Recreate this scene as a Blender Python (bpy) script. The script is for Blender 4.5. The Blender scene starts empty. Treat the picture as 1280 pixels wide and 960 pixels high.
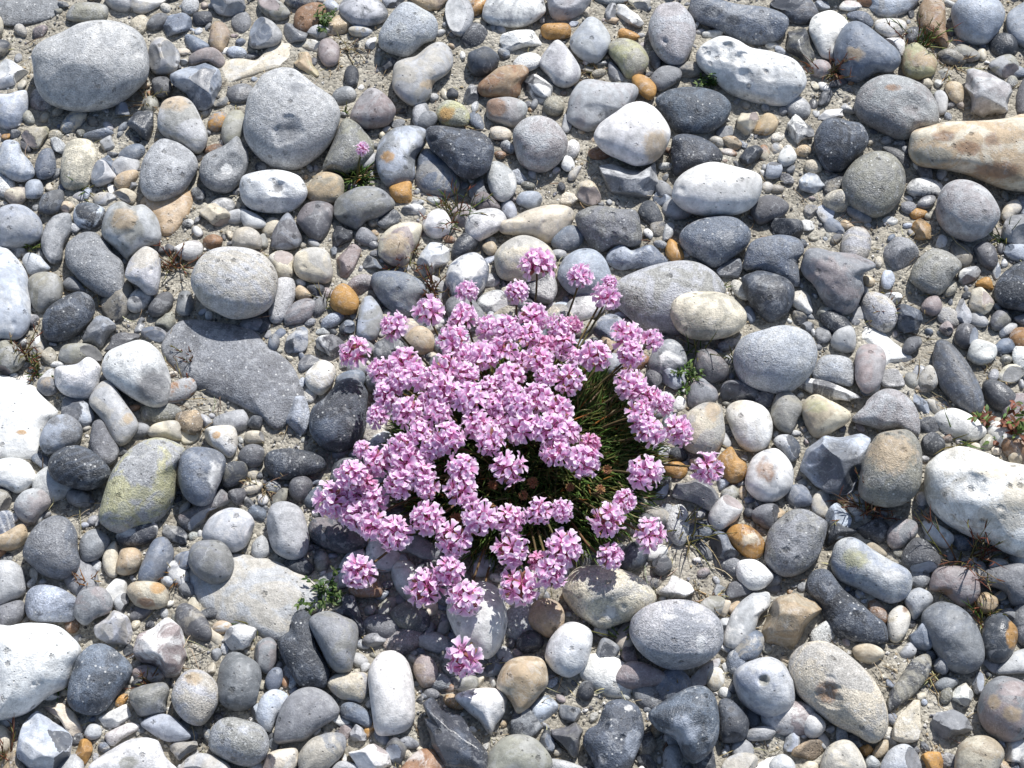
import bpy, math, random
import numpy as np
from mathutils import Vector, Matrix

# ---------------------------------------------------------------- camera, sky, sun, exposure
PITCH = math.radians(60.0)          # camera looks down at the beach
FPX = 2000.0                        # focal length in photo pixels (photo is 1280 x 960)
DIST = 0.88                         # metres from lens to the middle of the view
SUN_EL, SUN_AZ = math.radians(50), math.radians(22)
EXPOSURE = 0.38

sc = bpy.context.scene
cam_d = bpy.data.cameras.new('camera')
cam = bpy.data.objects.new('camera', cam_d)
sc.collection.objects.link(cam)
cam.location = (0, -DIST * math.cos(PITCH), DIST * math.sin(PITCH))
cam.rotation_euler = (math.pi / 2 - PITCH, 0, 0)
cam_d.sensor_fit = 'HORIZONTAL'
cam_d.angle = 2 * math.atan(640.0 / FPX)
cam_d.clip_start, cam_d.clip_end = 0.01, 200
sc.camera = cam

world = bpy.data.worlds.new('World')
sc.world = world
world.use_nodes = True
wn = world.node_tree
sky = wn.nodes.new('ShaderNodeTexSky')
sky.sky_type = 'NISHITA'
sky.sun_disc = False
sky.sun_elevation = SUN_EL
sky.sun_rotation = SUN_AZ
wn.links.new(sky.outputs[0], wn.nodes['Background'].inputs[0])
wn.nodes['Background'].inputs[1].default_value = 0.09

sd = bpy.data.lights.new('sun', 'SUN')
sd.energy, sd.angle, sd.color = 4.4, math.radians(0.5), (1.0, 0.98, 0.95)
sun = bpy.data.objects.new('sun', sd)
sc.collection.objects.link(sun)
SUNV = Vector((math.sin(SUN_AZ) * math.cos(SUN_EL), math.cos(SUN_AZ) * math.cos(SUN_EL), math.sin(SUN_EL)))
sun.rotation_euler = SUNV.to_track_quat('Z', 'Y').to_euler()
sun.location = SUNV * 3

sc.view_settings.view_transform = 'Standard'
sc.view_settings.look = 'None'
sc.view_settings.exposure = EXPOSURE
sc.view_settings.gamma = 1
sc.view_settings.use_curve_mapping = False

# ---- data traced from the photograph
# Outlines of the stones, read off the photograph in 16 tiles of 320x240 px (coordinates x4).
# colour | flags | outline | own description | features (d = dent x,y,r,depth; p = patch x,y,rx,ry,colour)
# flags: a angular, f flat slab, ^ resting on others, _ low, s speckled, m strongly mottled, g glossy, z pitted
TILES = {}
TILES[0,0] = """
g2|fs|5,0 265,0 275,75 180,115 20,130 -30,80 -30,-20|flat dark grey slab sunk in pale sand|
G+g1||330,75 370,20 450,10 530,25 545,70 510,105 400,110 340,100||
g1+c||635,0 650,45 700,70 760,60 830,10 830,-30 640,-30||
g1+w|s|160,330 155,260 200,205 300,160 400,115 500,100 620,115 710,170 745,270 740,380 690,450 580,530 400,560 250,520 180,430|broad smooth pale grey boulder|d 680,260,30,.05
g1+c||745,250 770,190 830,190 890,250 900,300 870,360 790,375 750,340||
b2+b1|a|810,120 830,80 910,55 960,90 960,140 900,190 830,195||
b2||920,190 950,170 1040,220 1030,245 960,260||
p+g2||940,290 990,250 1060,235 1110,270 1125,320 1100,345 1040,310 950,330||
b2+b1|am|850,370 960,320 1030,295 1100,350 1130,440 1100,500 1030,555 980,545 930,470 860,420|angular veined blue grey flint|
k||965,70 1050,60 1055,120 980,130||
g2||1060,-20 1200,-30 1230,20 1215,60 1150,85 1080,65||
t+p||1055,130 1085,105 1130,125 1150,180 1110,260 1050,225|small pinkish tan wedge pebble|
g1+G||790,560 830,500 900,480 960,510 1000,580 1040,690 1000,770 930,750 830,690 790,630|grey egg pebble with brownish top|p 860,510,80,40,t
g1+g2|s|700,870 730,770 800,695 870,705 960,760 990,830 960,900 900,975 780,1010 710,960|stubby grey pebble with scratched face|d 870,860,50,.05
g2+g1|s|1000,830 1030,770 1130,720 1190,670 1235,730 1245,820 1200,920 1130,970 1050,950 1000,890|grey pebble with small bright dimple|d 1130,840,55,.2;p 1135,845,25,25,w
k+b2|ag|630,620 690,545 770,550 780,600 745,710 680,680||
c+y|a|100,680 150,630 240,620 245,690 220,750 160,760||
c+G|s|305,900 310,780 345,705 410,690 460,705 490,770 470,860 430,940 340,950|olive cream oblong pebble with sprig|
b2||175,830 200,760 240,740 270,765 280,860 240,895 190,890||
g1||450,890 480,810 520,800 560,850 585,890 540,920 480,935||
b1+w||0,740 30,700 90,710 110,760 160,820 175,880 110,910 30,880 -20,830||
b1+w||-30,480 40,470 130,455 140,540 110,620 40,650 -30,600||
g1+w|m|-20,330 30,290 100,330 150,370 140,400 80,430 0,450 -30,400||
t+c||570,900 610,860 680,850 690,890 640,945 590,945||
b1||125,930 150,900 200,900 220,950 200,990 130,990||
g3||760,400 830,385 860,430 840,480 780,480||
g1|a|490,710 560,670 580,710 560,760 500,750||
g2||870,40 910,10 950,20 940,50 880,50||
b2|a|500,800 540,770 600,860 580,870||
"""
TILES[1,0] = """
g1+w|s|-65,620 -40,480 0,420 40,370 130,340 230,360 330,430 400,510 420,580 390,680 330,760 250,820 170,850 90,840 10,790 -50,710|large round pale stone with chipped hollow|d 160,650,65,.14;p 165,660,55,55,g2;p 205,440,35,25,g2
c+w|f|0,300 60,240 130,215 225,240 200,330 120,345 40,360 -80,400 -160,420 -180,330 -100,290||
g1||-20,100 20,80 80,105 130,170 110,220 60,240 -30,230||
G+g1||5,20 30,-20 110,0 170,60 150,95 100,105 40,70||
r||190,90 215,40 280,10 340,20 350,80 310,130 250,175 200,150|reddish brown pebble under green sprig|
g1||245,170 265,130 330,125 370,150 360,185 280,195||
p||310,240 325,200 370,190 410,220 420,270 400,325 350,335 315,290||
t+y|a|180,330 210,265 260,260 290,320 340,370 330,410 270,390||
g1+g2|m|415,60 430,0 480,-30 600,-10 660,60 640,110 560,135 470,120||d 530,40,40,.12
g1+b1|s|615,210 620,160 660,90 720,20 770,10 830,40 890,80 910,140 890,200 840,220 760,285 680,270 625,240|plump rounded light grey stone|
g1+c||680,400 690,320 740,290 800,275 870,220 930,205 980,250 990,320 960,370 890,420 870,490 800,530 740,505 690,450|kidney shaped cream grey stone|p 860,420,40,25,t
g1||945,60 960,0 1010,-30 1070,10 1090,80 1065,150 1020,185 970,150||
t+p||760,-20 950,-20 945,20 900,55 830,45||
w+g1|m|1130,60 1150,0 1200,-40 1400,-40 1450,40 1420,90 1330,135 1200,130 1140,100||
w|a|1215,210 1230,170 1300,150 1380,150 1430,190 1440,230 1350,250 1260,270||
k+b2||1055,290 1075,250 1150,230 1210,270 1215,310 1180,360 1110,385 1065,350|dark slate pebble beside brown stone|
r+t||1110,430 1170,370 1230,330 1330,325 1365,360 1330,420 1310,490 1200,490 1130,480|tan brown angular stone|
g1+p||1150,540 1165,500 1230,485 1290,490 1350,520 1345,580 1290,640 1220,620 1160,590|pebble with half brown face|p 1200,540,50,50,r
p+g1||470,590 500,510 560,440 620,450 690,520 700,570 660,630 580,650 510,640|taupe pebble with blunt top|
k||440,390 450,340 480,325 510,350 510,410 470,435||
G+g2|s|330,840 390,690 430,600 480,595 560,670 590,760 520,840 430,870 360,860|olive grey wedge behind single flower|
g2+b1|m|605,830 615,720 680,650 770,625 850,650 850,720 800,790 790,900 700,935 640,920|grey pebble with yellow spot|p 660,785,35,30,o
k+b2|^s|850,690 860,640 920,630 1020,645 1130,660 1190,730 1180,820 1120,880 1040,890 960,840 880,760|dark slate stone lying across another|d 885,700,22,.2;d 1040,780,30,.1
b2+c|_|795,850 820,760 870,740 980,830 1020,940 960,990 860,980 800,930||
w+b1||-75,900 -40,870 60,850 150,855 230,890 262,950 240,1010 170,1060 60,1065 -30,1040 -75,980|white oval pebble with ragged dark hole|d 110,940,45,.25;p 110,940,40,35,g3
t+G||260,910 310,865 370,860 430,890 440,950 420,1010 300,1020 250,970||
y+g1|s|905,540 950,500 1030,520 1070,580 1050,630 960,630 910,600||p 950,570,40,40,o
g3+w|g|1040,480 1070,420 1110,440 1115,490 1080,535 1045,520||
k||950,470 975,440 1010,460 1005,490 955,490||
c+g1||1165,650 1210,630 1270,650 1275,690 1240,715 1190,720||
g1+w||1160,840 1190,805 1240,820 1290,870 1300,940 1260,1000 1200,1000 1160,920||
g2||800,600 840,560 890,560 910,600 860,650 810,640||
k|a|620,340 660,290 720,285 700,340 650,370||
w||545,220 570,190 605,190 600,240 570,245||
o||665,940 700,915 770,905 780,960 770,1020 700,1010||
g1||500,830 530,790 600,760 605,830 560,860||
g1+b1||630,0 660,-30 740,-10 740,20 680,50 650,40||
g2|a|1065,950 1130,890 1150,930 1160,990 1080,1000||
"""
TILES[2,0] = """
g1+p||175,10 180,-40 390,-40 375,40 320,90 250,110 195,85||
o||140,150 160,120 220,115 280,120 295,160 280,190 200,200 160,190|knobbly ochre pebble by white angular stone|
g1+b1||290,200 320,150 380,85 430,95 480,150 495,210 470,270 420,320 350,300 300,250|drop shaped smooth grey pebble|
g1+w||135,330 150,280 200,215 240,205 290,260 340,340 335,400 280,440 220,430 180,390|pale grey pear shaped pebble|
w|a|510,60 520,20 560,20 640,75 665,120 620,145 550,120|white chalky angular shard|
g1||465,60 485,20 520,20 515,90 480,100||
o||530,165 550,140 610,160 640,185 600,205 540,190||
G+y|m|480,240 500,205 560,190 640,220 685,290 670,350 620,390 570,390 530,330 490,280|olive and yellow mottled pebble|
g1+p|s|680,160 690,90 730,30 790,12 850,20 900,80 920,160 900,240 860,310 800,325 740,290 700,230|upright egg shaped pale stone|d 765,205,16,.12
g2||695,380 740,335 800,325 845,350 845,390 800,430 740,460 700,430||
o|^|600,390 630,370 680,385 720,430 715,480 680,500 640,470 610,430|bright orange pebble lying on grey ones|
g1+p||275,560 290,480 340,410 400,395 500,410 610,420 640,470 590,540 520,580 440,640 370,660 300,625 275,600|smooth pinkish grey stone with soft hollow|d 430,590,70,.12
w|^|410,690 440,620 520,560 580,520 650,510 720,545 780,620 795,680 760,760 700,815 620,830 540,800 460,760|bulky white stone with brown stain|p 720,740,60,80,t;d 460,650,40,.1
b2+k|s|715,510 740,470 820,440 930,435 1030,460 1090,510 1095,560 1060,620 990,665 900,670 820,660 770,590|speckled dark blue grey oval stone|
k+b2|s|795,720 810,680 860,665 940,680 1010,720 1055,780 1010,840 900,860 830,880 800,850||
w|^|795,950 820,890 890,840 1000,810 1100,830 1230,870 1250,940 1220,1020 1130,1075 980,1085 870,1060 800,1000|smooth white loaf shaped stone|d 850,950,20,.06
b2+g1|s|885,60 890,10 910,-30 1010,-10 1130,20 1280,40 1380,90 1360,180 1280,220 1200,225 1100,190 1000,140 920,110|long bluish stone with black spots|p 1000,60,60,25,k;p 1110,100,40,25,k
w|z|920,260 960,210 1050,180 1130,200 1200,240 1300,260 1410,300 1460,370 1450,450 1380,520 1290,535 1180,510 1080,470 1000,400 930,330|big white flint riddled with pits|d 1080,250,35,.2;d 1135,290,30,.2;d 990,265,40,.12;d 1290,330,50,.12;d 1160,380,40,.1
g1+p|s|5,690 20,630 80,585 150,580 220,610 270,680 275,740 240,810 170,860 90,855 30,800|ball round grey pebble|
g3+w|am|55,440 65,390 120,365 180,390 205,440 190,500 130,530 80,500||
w||245,810 265,780 300,790 315,840 280,860 250,840||
g1+g2|am|425,870 440,830 500,815 580,840 660,845 740,790 750,850 735,910 690,990 590,1030 500,1010 440,950|mottled grey heart shaped flint|
c+t||320,960 340,910 400,905 440,970 440,1010 390,1035 330,1000||
c+w|a|1090,590 1150,540 1230,545 1250,590 1200,690 1150,695 1110,640|cream white angular chip|
t+o||1210,660 1250,580 1290,565 1330,600 1320,650 1270,680|small orange tan pebble|
k|ag|1130,790 1160,740 1220,720 1260,750 1240,810 1165,850||
t+G||1050,690 1110,680 1150,720 1120,750 1080,740||
g2||480,320 500,310 550,370 570,405 530,415 485,380||
c+g1||580,0 680,-20 690,30 660,70 600,30||
g2||710,930 740,900 790,930 800,980 740,1000||
g2||390,-20 560,-20 570,10 470,25||
"""
TILES[3,0] = """
g3+b2||10,20 60,-20 190,-20 250,50 230,100 150,130 90,100 70,60||
w+g1||205,150 220,90 270,60 330,55 400,110 390,170 340,230 330,290 270,290 230,220|creamy white molar shaped pebble|
b2+b1||330,290 335,220 370,150 410,115 460,112 520,145 580,190 650,250 665,310 620,360 540,370 460,415 390,405 345,350|blue grey triangular boulder|p 440,270,50,40,t
g1+p|s|430,540 450,460 510,400 590,370 680,380 780,420 830,490 850,560 840,620 760,650 710,690 640,695 540,650 460,600|large grey stone with thumbprint dimple|d 720,530,60,.13;p 620,440,40,18,r
t+c|m|710,720 730,660 800,635 900,610 1050,605 1200,590 1280,570 1400,600 1450,800 1400,950 1250,960 1150,940 1000,880 880,850 760,830 715,780|big sandy tan stone with rusty patches|p 880,680,50,25,r;p 1000,740,60,35,r;p 1120,700,40,35,r;p 1150,850,110,40,r;p 830,780,100,40,G;d 880,680,40,.06
g1+p|a|970,600 975,470 985,340 1020,330 1130,380 1255,450 1250,540 1240,590 1100,600|sharp edged grey triangular flint|
b1+g1||915,50 940,-10 1010,-40 1130,-20 1185,50 1170,130 1110,210 1030,225 950,190 925,120|chunky pale blue boulder|
r+t||750,60 770,10 820,-20 880,10 890,80 890,150 905,220 880,240 820,200 760,140|tall rusty brown pebble|
b1+g1||1190,140 1200,70 1260,20 1330,0 1330,230 1260,230 1210,190||
w+c||535,140 545,100 630,90 690,110 680,160 620,190 560,170||
b1+g1|m|490,10 520,-30 750,-30 740,20 690,70 600,95 530,70||
w+c||355,45 380,5 430,5 480,30 420,55||
b2|s|390,80 430,55 490,60 525,100 520,140 460,120||
k+G|ag|85,240 90,160 140,130 190,140 215,220 245,290 220,350 160,300|dark translucent flint flake|
t+y|m|670,330 690,240 740,210 800,250 845,300 830,370 760,400 690,380|yellowish lumpy stone under sprigs|
G+g1|m|1100,330 1140,290 1210,270 1250,310 1250,360 1210,395 1150,380||
w||580,200 660,190 685,220 670,290 640,260||
G+g1||910,270 960,220 1040,250 1060,290 1000,310||
k+b2|s|230,690 260,620 320,585 400,600 470,620 505,690 490,740 430,800 370,860 290,850 245,790|dark round blue grey pebble|
G+g2|s|365,920 390,850 450,790 530,755 610,765 670,820 690,890 670,980 600,1060 520,1090 430,1060 380,990|round speckled olive grey stone|
w+k|am|70,590 110,560 160,580 230,650 225,700 160,750 110,710 75,640|black and white broken flint|
w+g1|a|240,580 290,550 370,545 385,580 300,610 260,610||
k+g2|a|230,540 270,460 320,450 325,510 260,545||
w||50,800 75,740 110,725 145,775 130,815 80,835|tiny bright white pebble in sand|
b1||-10,830 40,800 75,840 50,890 -10,890||
b1+w|a|155,900 200,860 260,880 295,930 240,970 160,950||
g3||570,740 640,740 700,780 710,820 680,850||
g1+p||835,1070 850,980 890,920 960,895 1040,910 1110,960 1160,1060 1130,1140 1080,1190 1000,1215 920,1190 860,1140|smooth pale grey ball stone|
k+w|m|690,940 730,895 800,890 870,920 870,980 780,1000 700,970||
g1+w||830,470 870,450 900,490 890,560 850,570||
t+c||885,430 930,405 975,430 970,520 910,500||
c||760,410 800,390 825,420 800,445 770,435||
g3||1240,480 1280,390 1320,400 1320,600 1250,570||
"""
TILES[0,1] = """
b1+g1||-20,110 40,65 120,70 190,120 215,180 200,240 120,270 40,290 -20,270|pale bluish domed stone|
b1+w||-60,300 20,275 70,310 130,390 150,480 155,580 150,660 100,725 20,730 -60,690|tall bluish white stone|d 70,655,14,.08
g2+g1|m|205,240 240,150 290,110 350,110 360,190 320,270 310,350 260,360 220,310||
b1+k|m|365,110 390,60 440,50 520,80 530,140 490,190 430,190 380,170||
g1+G||510,190 530,100 560,60 610,45 660,70 720,65 780,120 805,190 800,250 720,280 680,310 640,340 590,290 530,240|heart shaped brownish grey stone|p 620,140,60,50,t;d 625,215,30,.08
g2+g1|s|325,310 340,250 400,205 470,200 520,240 560,300 610,350 620,430 620,500 580,530 510,520 430,470 370,410 335,370|long grey bean shaped stone|
g1+c|^|615,410 640,350 680,300 730,268 790,300 805,360 800,450 780,510 730,510 690,470 630,440|cream grey knuckle shaped pebble|d 755,390,14,.15
b1+w||110,340 140,305 200,320 250,375 230,400 150,420 125,380||
G+g1||140,460 160,415 220,400 290,420 315,480 300,540 240,590 200,605 160,570|olive grey thumb shaped pebble|
k+b2|s|215,630 250,570 330,520 400,498 460,530 478,590 460,650 400,710 320,750 240,740 215,690|dark blue smooth oblong stone|
g2+b1|a|405,740 430,680 480,620 550,620 590,680 560,710 500,790 430,760||
g3|a|520,790 560,720 630,690 700,710 690,750 600,790 530,815||
g2||705,710 720,675 790,675 835,710 810,755 750,745||
g3||740,580 790,510 850,500 870,545 830,610 770,625||
G+t|a|765,660 810,620 870,580 885,650 840,700||
g2||880,570 900,500 950,500 970,570 940,620 890,610||
g1+c|^s|955,470 960,400 1000,330 1070,285 1160,275 1260,290 1340,340 1385,420 1380,520 1340,590 1260,630 1160,638 1070,600 1000,550|large domed warm grey stone overhanging slab|
c+g1||1160,240 1180,190 1240,175 1300,210 1310,280 1240,290 1170,285||
w+p||865,280 920,250 980,240 1015,270 1000,320 940,345 890,320||
r||1015,240 1060,210 1110,230 1100,275 1040,285||
c+G|a|985,110 1040,60 1090,55 1150,110 1140,170 1090,185 1020,150||
t+o|f|700,60 760,0 860,-30 960,0 960,90 920,150 860,220 800,225 780,180|ochre tan slab in pebble shadow|
c+t||300,70 320,45 360,55 370,80 340,105 310,95||
g3+b2||190,80 220,10 310,-10 320,60 270,115 200,100||
c+p||20,20 50,-20 130,-20 130,40 70,70||
g1+c||465,30 500,0 570,10 580,50 530,70 480,60||
c+t||565,10 620,-20 680,10 670,60 620,50||
G+g1||290,810 320,765 400,755 470,770 520,820 500,850 430,830 400,860 330,860 295,840||
w+b1||265,900 290,870 380,860 440,825 500,870 500,930 480,1010 420,1040 330,1020 280,970|bluish white lumpy pebble|
w+g1||510,870 540,800 620,760 710,740 790,790 840,880 855,940 850,1000 830,1060 770,1075 680,1040 600,990 530,930|white stone with dark glassy chip|d 770,960,85,.2;p 770,960,80,80,g3
G+g1||-20,780 20,740 80,760 130,830 100,890 20,920 -20,920||
w+c|f|40,950 100,915 180,915 190,960 120,980 40,985||
g2+g3|fs|800,780 830,700 900,640 1050,640 1250,680 1330,760 1440,850 1490,940 1520,1040 1480,1100 1380,1180 1290,1120 1180,1060 1050,1020 930,950 850,880|broad flat dark grey slab|
g2||310,460 350,420 390,440 430,500 340,495||
c+G||205,810 250,775 285,820 260,870 220,850||
g1||185,950 240,890 270,890 270,950 220,1000||
w+b1||1200,120 1210,85 1280,110 1330,150 1320,180 1230,180||
g2||1195,670 1240,620 1330,640 1300,700 1220,700||
w||165,740 195,710 210,760 180,790||
"""
TILES[1,1] = """
g3+b1||75,250 90,190 140,115 170,110 210,180 230,240 200,280 120,290 80,280|dark grey teardrop pebble|
g3+p||205,130 250,60 320,45 385,70 380,150 350,220 310,245 260,220 220,170|dusky purple grey pebble|
g2+G||390,90 400,40 450,0 530,-30 620,-20 690,40 690,80 620,130 550,150 510,195 450,170 405,130|smooth mid grey lobed stone|
k|a|365,230 400,165 440,170 490,200 490,240 430,280 375,280||
c+w||60,320 120,290 180,310 190,360 180,425 110,430 80,380||
c+g1||188,360 200,310 260,280 320,280 370,310 385,370 375,440 320,460 240,440 200,410|smooth beige round pebble|d 240,375,14,.06
p+r|a|388,330 420,290 490,258 530,290 500,370 460,450 420,430 395,390|brown angular flint chip|
o||370,550 385,490 430,455 480,480 515,540 500,600 440,615 385,590|bright ochre orange pebble|
k+w|a|530,360 560,315 620,350 650,390 590,400 545,395||
c+p|m|610,300 620,230 680,170 760,150 825,165 820,230 790,300 760,370 690,370 630,330|pinkish cream stone with red sprig|p 700,260,60,60,t
w||830,160 870,100 920,82 960,110 985,180 960,225 890,235 845,205|clean white rounded pebble|
w+g1||1043,180 1060,120 1130,85 1210,85 1253,130 1240,175 1180,215 1110,250 1060,240|white potato shaped pebble|
w+b1|a|795,380 820,310 870,250 930,250 970,290 970,360 900,400 890,450 820,420|pale blue white faceted flint|p 840,400,50,35,g2
b2+w|m|945,430 970,360 1040,310 1110,305 1160,360 1160,430 1130,490 1060,540 980,540 955,490|half grey half white stone|p 1090,360,60,55,w
g2+b2|m|570,450 590,405 670,395 760,410 830,450 850,500 810,560 770,620 700,620 640,570 600,520|grey veined stone touching pink flowers|d 720,540,40,.1
b1+G||500,690 510,600 540,530 580,522 620,570 635,630 620,690 590,740 520,730|pale blue green upright pebble|
g1|s|65,580 100,440 180,430 200,480 190,550 140,640 80,650||
g2+p||140,620 180,560 250,530 300,550 290,600 250,650 160,670||
t+p||190,500 220,465 280,510 270,530 210,540||
k||255,470 320,460 345,490 310,540 280,520||
b2+w|a|140,770 160,710 210,650 250,670 272,720 270,770 200,825 150,810||
g3+w|am|285,740 330,715 430,710 470,750 400,830 340,820 290,780||
w+c||245,920 270,880 330,840 390,870 395,920 370,980 320,1020 260,980|chalk white chunky pebble|
g2||210,860 250,810 310,830 320,860 260,890 220,900||
t+c|_|740,760 770,690 830,670 890,720 880,800 800,820|tan stone tucked under flower stalk|
g3|_|620,740 700,730 750,770 720,810 640,800||
c+g1||1188,330 1210,280 1270,235 1340,215 1420,240 1480,290 1500,360 1440,440 1350,470 1270,450 1210,420|rounded cream stone behind flower head|d 1310,265,18,.1
g1|_s|1100,560 1140,510 1220,490 1290,530 1280,600 1150,620||
k+p||1070,60 1100,10 1150,0 1220,70 1200,95 1110,90||
g2||600,150 640,110 690,85 730,130 700,165 640,185||
g2||775,60 800,40 850,90 840,130 800,120||
g2||495,230 520,175 570,190 610,240 560,270 520,260||
g2+G||500,760 540,735 600,780 590,810 520,810||
k|a|-20,690 40,590 80,620 80,690 20,715||
b2||80,720 120,680 155,705 120,750 85,740||
b2+g2||395,940 440,900 520,890 550,930 520,990 420,990||
t+c||1130,270 1180,245 1205,280 1190,320 1150,310||
k||415,680 450,640 490,650 490,700 430,710||
"""
TILES[2,1] = """
c+g1||0,130 80,90 200,65 290,80 310,130 280,190 190,255 100,220 0,215 -60,200 -70,150|long cream finger shaped stone|d 155,155,16,.1
g2+G|sz|315,110 350,85 430,68 530,85 620,90 650,180 650,250 600,280 520,270 450,300 400,280 350,220 320,160|rough pitted olive grey stone|
b2+g2||195,250 220,200 290,165 340,180 362,230 330,280 270,300 215,285|small bluish grey round pebble|
b1||230,430 250,350 310,300 380,285 440,310 485,380 495,460 420,520 300,510|light blue stone behind flowers|
b2+b1|m|465,340 490,290 550,262 600,290 690,262 740,300 775,350 720,380 620,385 540,390 490,370|twin lobed blue grey stone|
k+g3||625,110 650,55 700,42 740,90 755,150 720,185 660,150||
b2+g1|s|835,230 860,180 930,140 1020,120 1110,125 1180,170 1198,220 1170,280 1100,330 1010,380 930,340 860,290|smooth blue grey oval boulder|
o||765,290 790,235 830,260 860,310 850,345 790,345|small amber pebble|
g1+G|_s|495,470 560,420 660,380 760,355 880,345 970,370 1040,430 1070,500 1000,560 900,620 850,720 740,710 640,690 560,620 510,540|large granular pale grey slab stone|
c+G|^|785,600 800,540 860,505 960,498 1060,510 1130,550 1175,610 1160,670 1100,720 1000,745 900,740 830,700 800,650|buff bread roll shaped stone|d 950,580,30,.05
g2+b2|a|1020,390 1080,340 1140,330 1155,380 1130,430 1060,450||
b2+g2|s|1155,350 1180,270 1240,230 1350,215 1440,240 1460,300 1430,350 1440,470 1350,460 1230,400 1160,390|blunt slaty blue stone|
k+b2|z|1140,430 1180,400 1280,395 1400,450 1410,540 1370,610 1290,650 1220,600 1170,520|dark pitted slate coloured pebble|
g1+b1|s|1105,850 1120,770 1170,710 1260,680 1380,665 1480,700 1525,780 1510,880 1450,960 1370,1010 1260,1000 1150,960|big granular bluish grey stone|
g2+w|m|680,850 720,770 780,735 840,760 875,830 860,880 790,920 710,910|mottled grey pebble touching flowers|
g3+p||915,830 930,790 990,785 1060,830 1085,890 1060,940 980,960 910,900|dusky brownish grey blunt pebble|
p+c||890,950 930,920 1000,940 1010,990 950,1000 900,990||
r|_|500,890 540,840 620,800 690,830 660,880 600,910 530,910|brown stone tucked under flowers|
t+c|_|450,790 450,710 500,700 530,780 500,820||
b1|_|205,570 260,545 350,580 370,630 300,640||
b1||705,40 730,-10 790,0 790,50 740,70||
g3||1190,90 1230,30 1310,15 1385,65 1360,120 1290,150 1230,160||
b1||20,40 50,0 130,0 150,50 110,85 40,70||
b2||1150,590 1190,570 1220,630 1190,660||
"""
TILES[3,1] = """
g2+p|z|165,370 190,290 260,278 350,300 430,310 520,350 535,380 480,410 475,500 440,580 390,620 330,610 270,540 230,470 180,420|large dark flint with grooved flank|d 260,410,65,.16;d 320,540,60,.1;p 325,545,45,40,g3
w+c|a|60,490 110,475 200,500 225,540 220,610 180,615 120,590|chalky white block|
b1+c|f|240,90 290,55 330,60 330,130 280,155||
G+g1|s|705,430 730,360 800,290 860,285 930,320 970,370 930,430 900,480 850,520 780,500 720,460|granular olive grey half buried stone|
o+t|a|705,170 760,130 815,165 820,230 780,270 740,255|ochre block with flat face|
o||705,105 740,80 795,95 780,130 730,140||
t||355,160 385,138 430,170 430,195 370,185||
b1||565,440 580,395 620,395 635,440 610,485 575,480||
w+b1||560,530 600,505 660,505 670,540 610,560||
k+b2|a|610,640 620,580 680,560 760,590 790,640 750,690 680,710 625,680|blackish green angular pebble|
g3||670,780 700,730 760,725 765,770 710,815 675,805||
p||765,570 800,525 850,520 870,580 830,620 775,600||
G+c||870,490 890,450 935,445 945,490 905,525 875,515||
w+g1|am|935,420 980,380 1040,370 1075,395 1040,440 980,465 945,450|white flake on granular stone|
c+t|a|1005,560 1020,490 1070,475 1135,550 1110,600 1060,625 1010,600|cream angular chip touching amber bit|
o||1035,465 1070,430 1110,430 1125,490 1080,480||
g3||1020,300 1070,250 1130,270 1150,340 1120,390 1060,360||
k+b2|s|1130,490 1160,420 1230,365 1300,350 1360,400 1360,560 1290,605 1210,600 1150,560|big round blackish stone|
b1||1170,270 1230,260 1300,270 1300,350 1240,350 1190,320||
g1||1170,190 1200,130 1280,105 1320,150 1310,260 1220,260 1175,240||
c+g1||1165,110 1200,50 1250,40 1265,90 1190,150||
g1+b1|a|925,640 940,570 970,510 1000,570 1030,640 980,670||
g3|g|930,740 950,670 1000,655 1050,690 1045,750 1000,785 950,775||
g3+G||1110,640 1150,590 1200,600 1220,640 1170,690 1125,690||
g2||1225,630 1290,610 1320,640 1280,670||
b2+w||1155,700 1190,655 1245,660 1230,700 1170,730||
b2+k||1125,780 1170,735 1220,740 1235,790 1180,815 1130,800||
r+o|z|1205,730 1240,680 1300,690 1300,780 1230,780|pitted rusty pebble|
g3+b2||820,820 840,745 890,740 950,790 1010,870 1060,970 1080,1050 1060,1110 1010,1120 930,1060 860,980 825,900|long slanting dark grey stone|
w|fa|430,700 480,655 550,665 620,720 680,770 730,840 700,880 620,880 570,880 500,830 440,780|flat chalk white flint|
p+g1|^|435,900 440,800 480,760 560,770 590,830 580,900 560,960 500,1010 450,980|brownish rounded stone against white flint|
g1+w||310,760 340,690 410,670 440,720 430,800 360,800||
g1+b1|s|220,910 260,830 330,812 410,835 430,900 420,970 330,960 250,950||
g3+w|^am|110,950 200,930 300,945 380,980 470,1030 460,1070 400,1060 300,1040 200,1010|dark flaky stone with white crust|
c+w||1150,920 1200,860 1270,870 1290,900 1240,950 1170,960||
g1+c||750,950 790,870 830,880 850,960 790,1000||
g1|f|400,620 450,570 520,560 530,590 470,640||
g1||1120,400 1150,350 1165,400 1140,440||
p||855,680 900,645 930,690 900,720||
w||565,150 600,120 650,140 630,170||
g2||160,670 200,645 235,670 220,705 180,700||
"""
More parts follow.
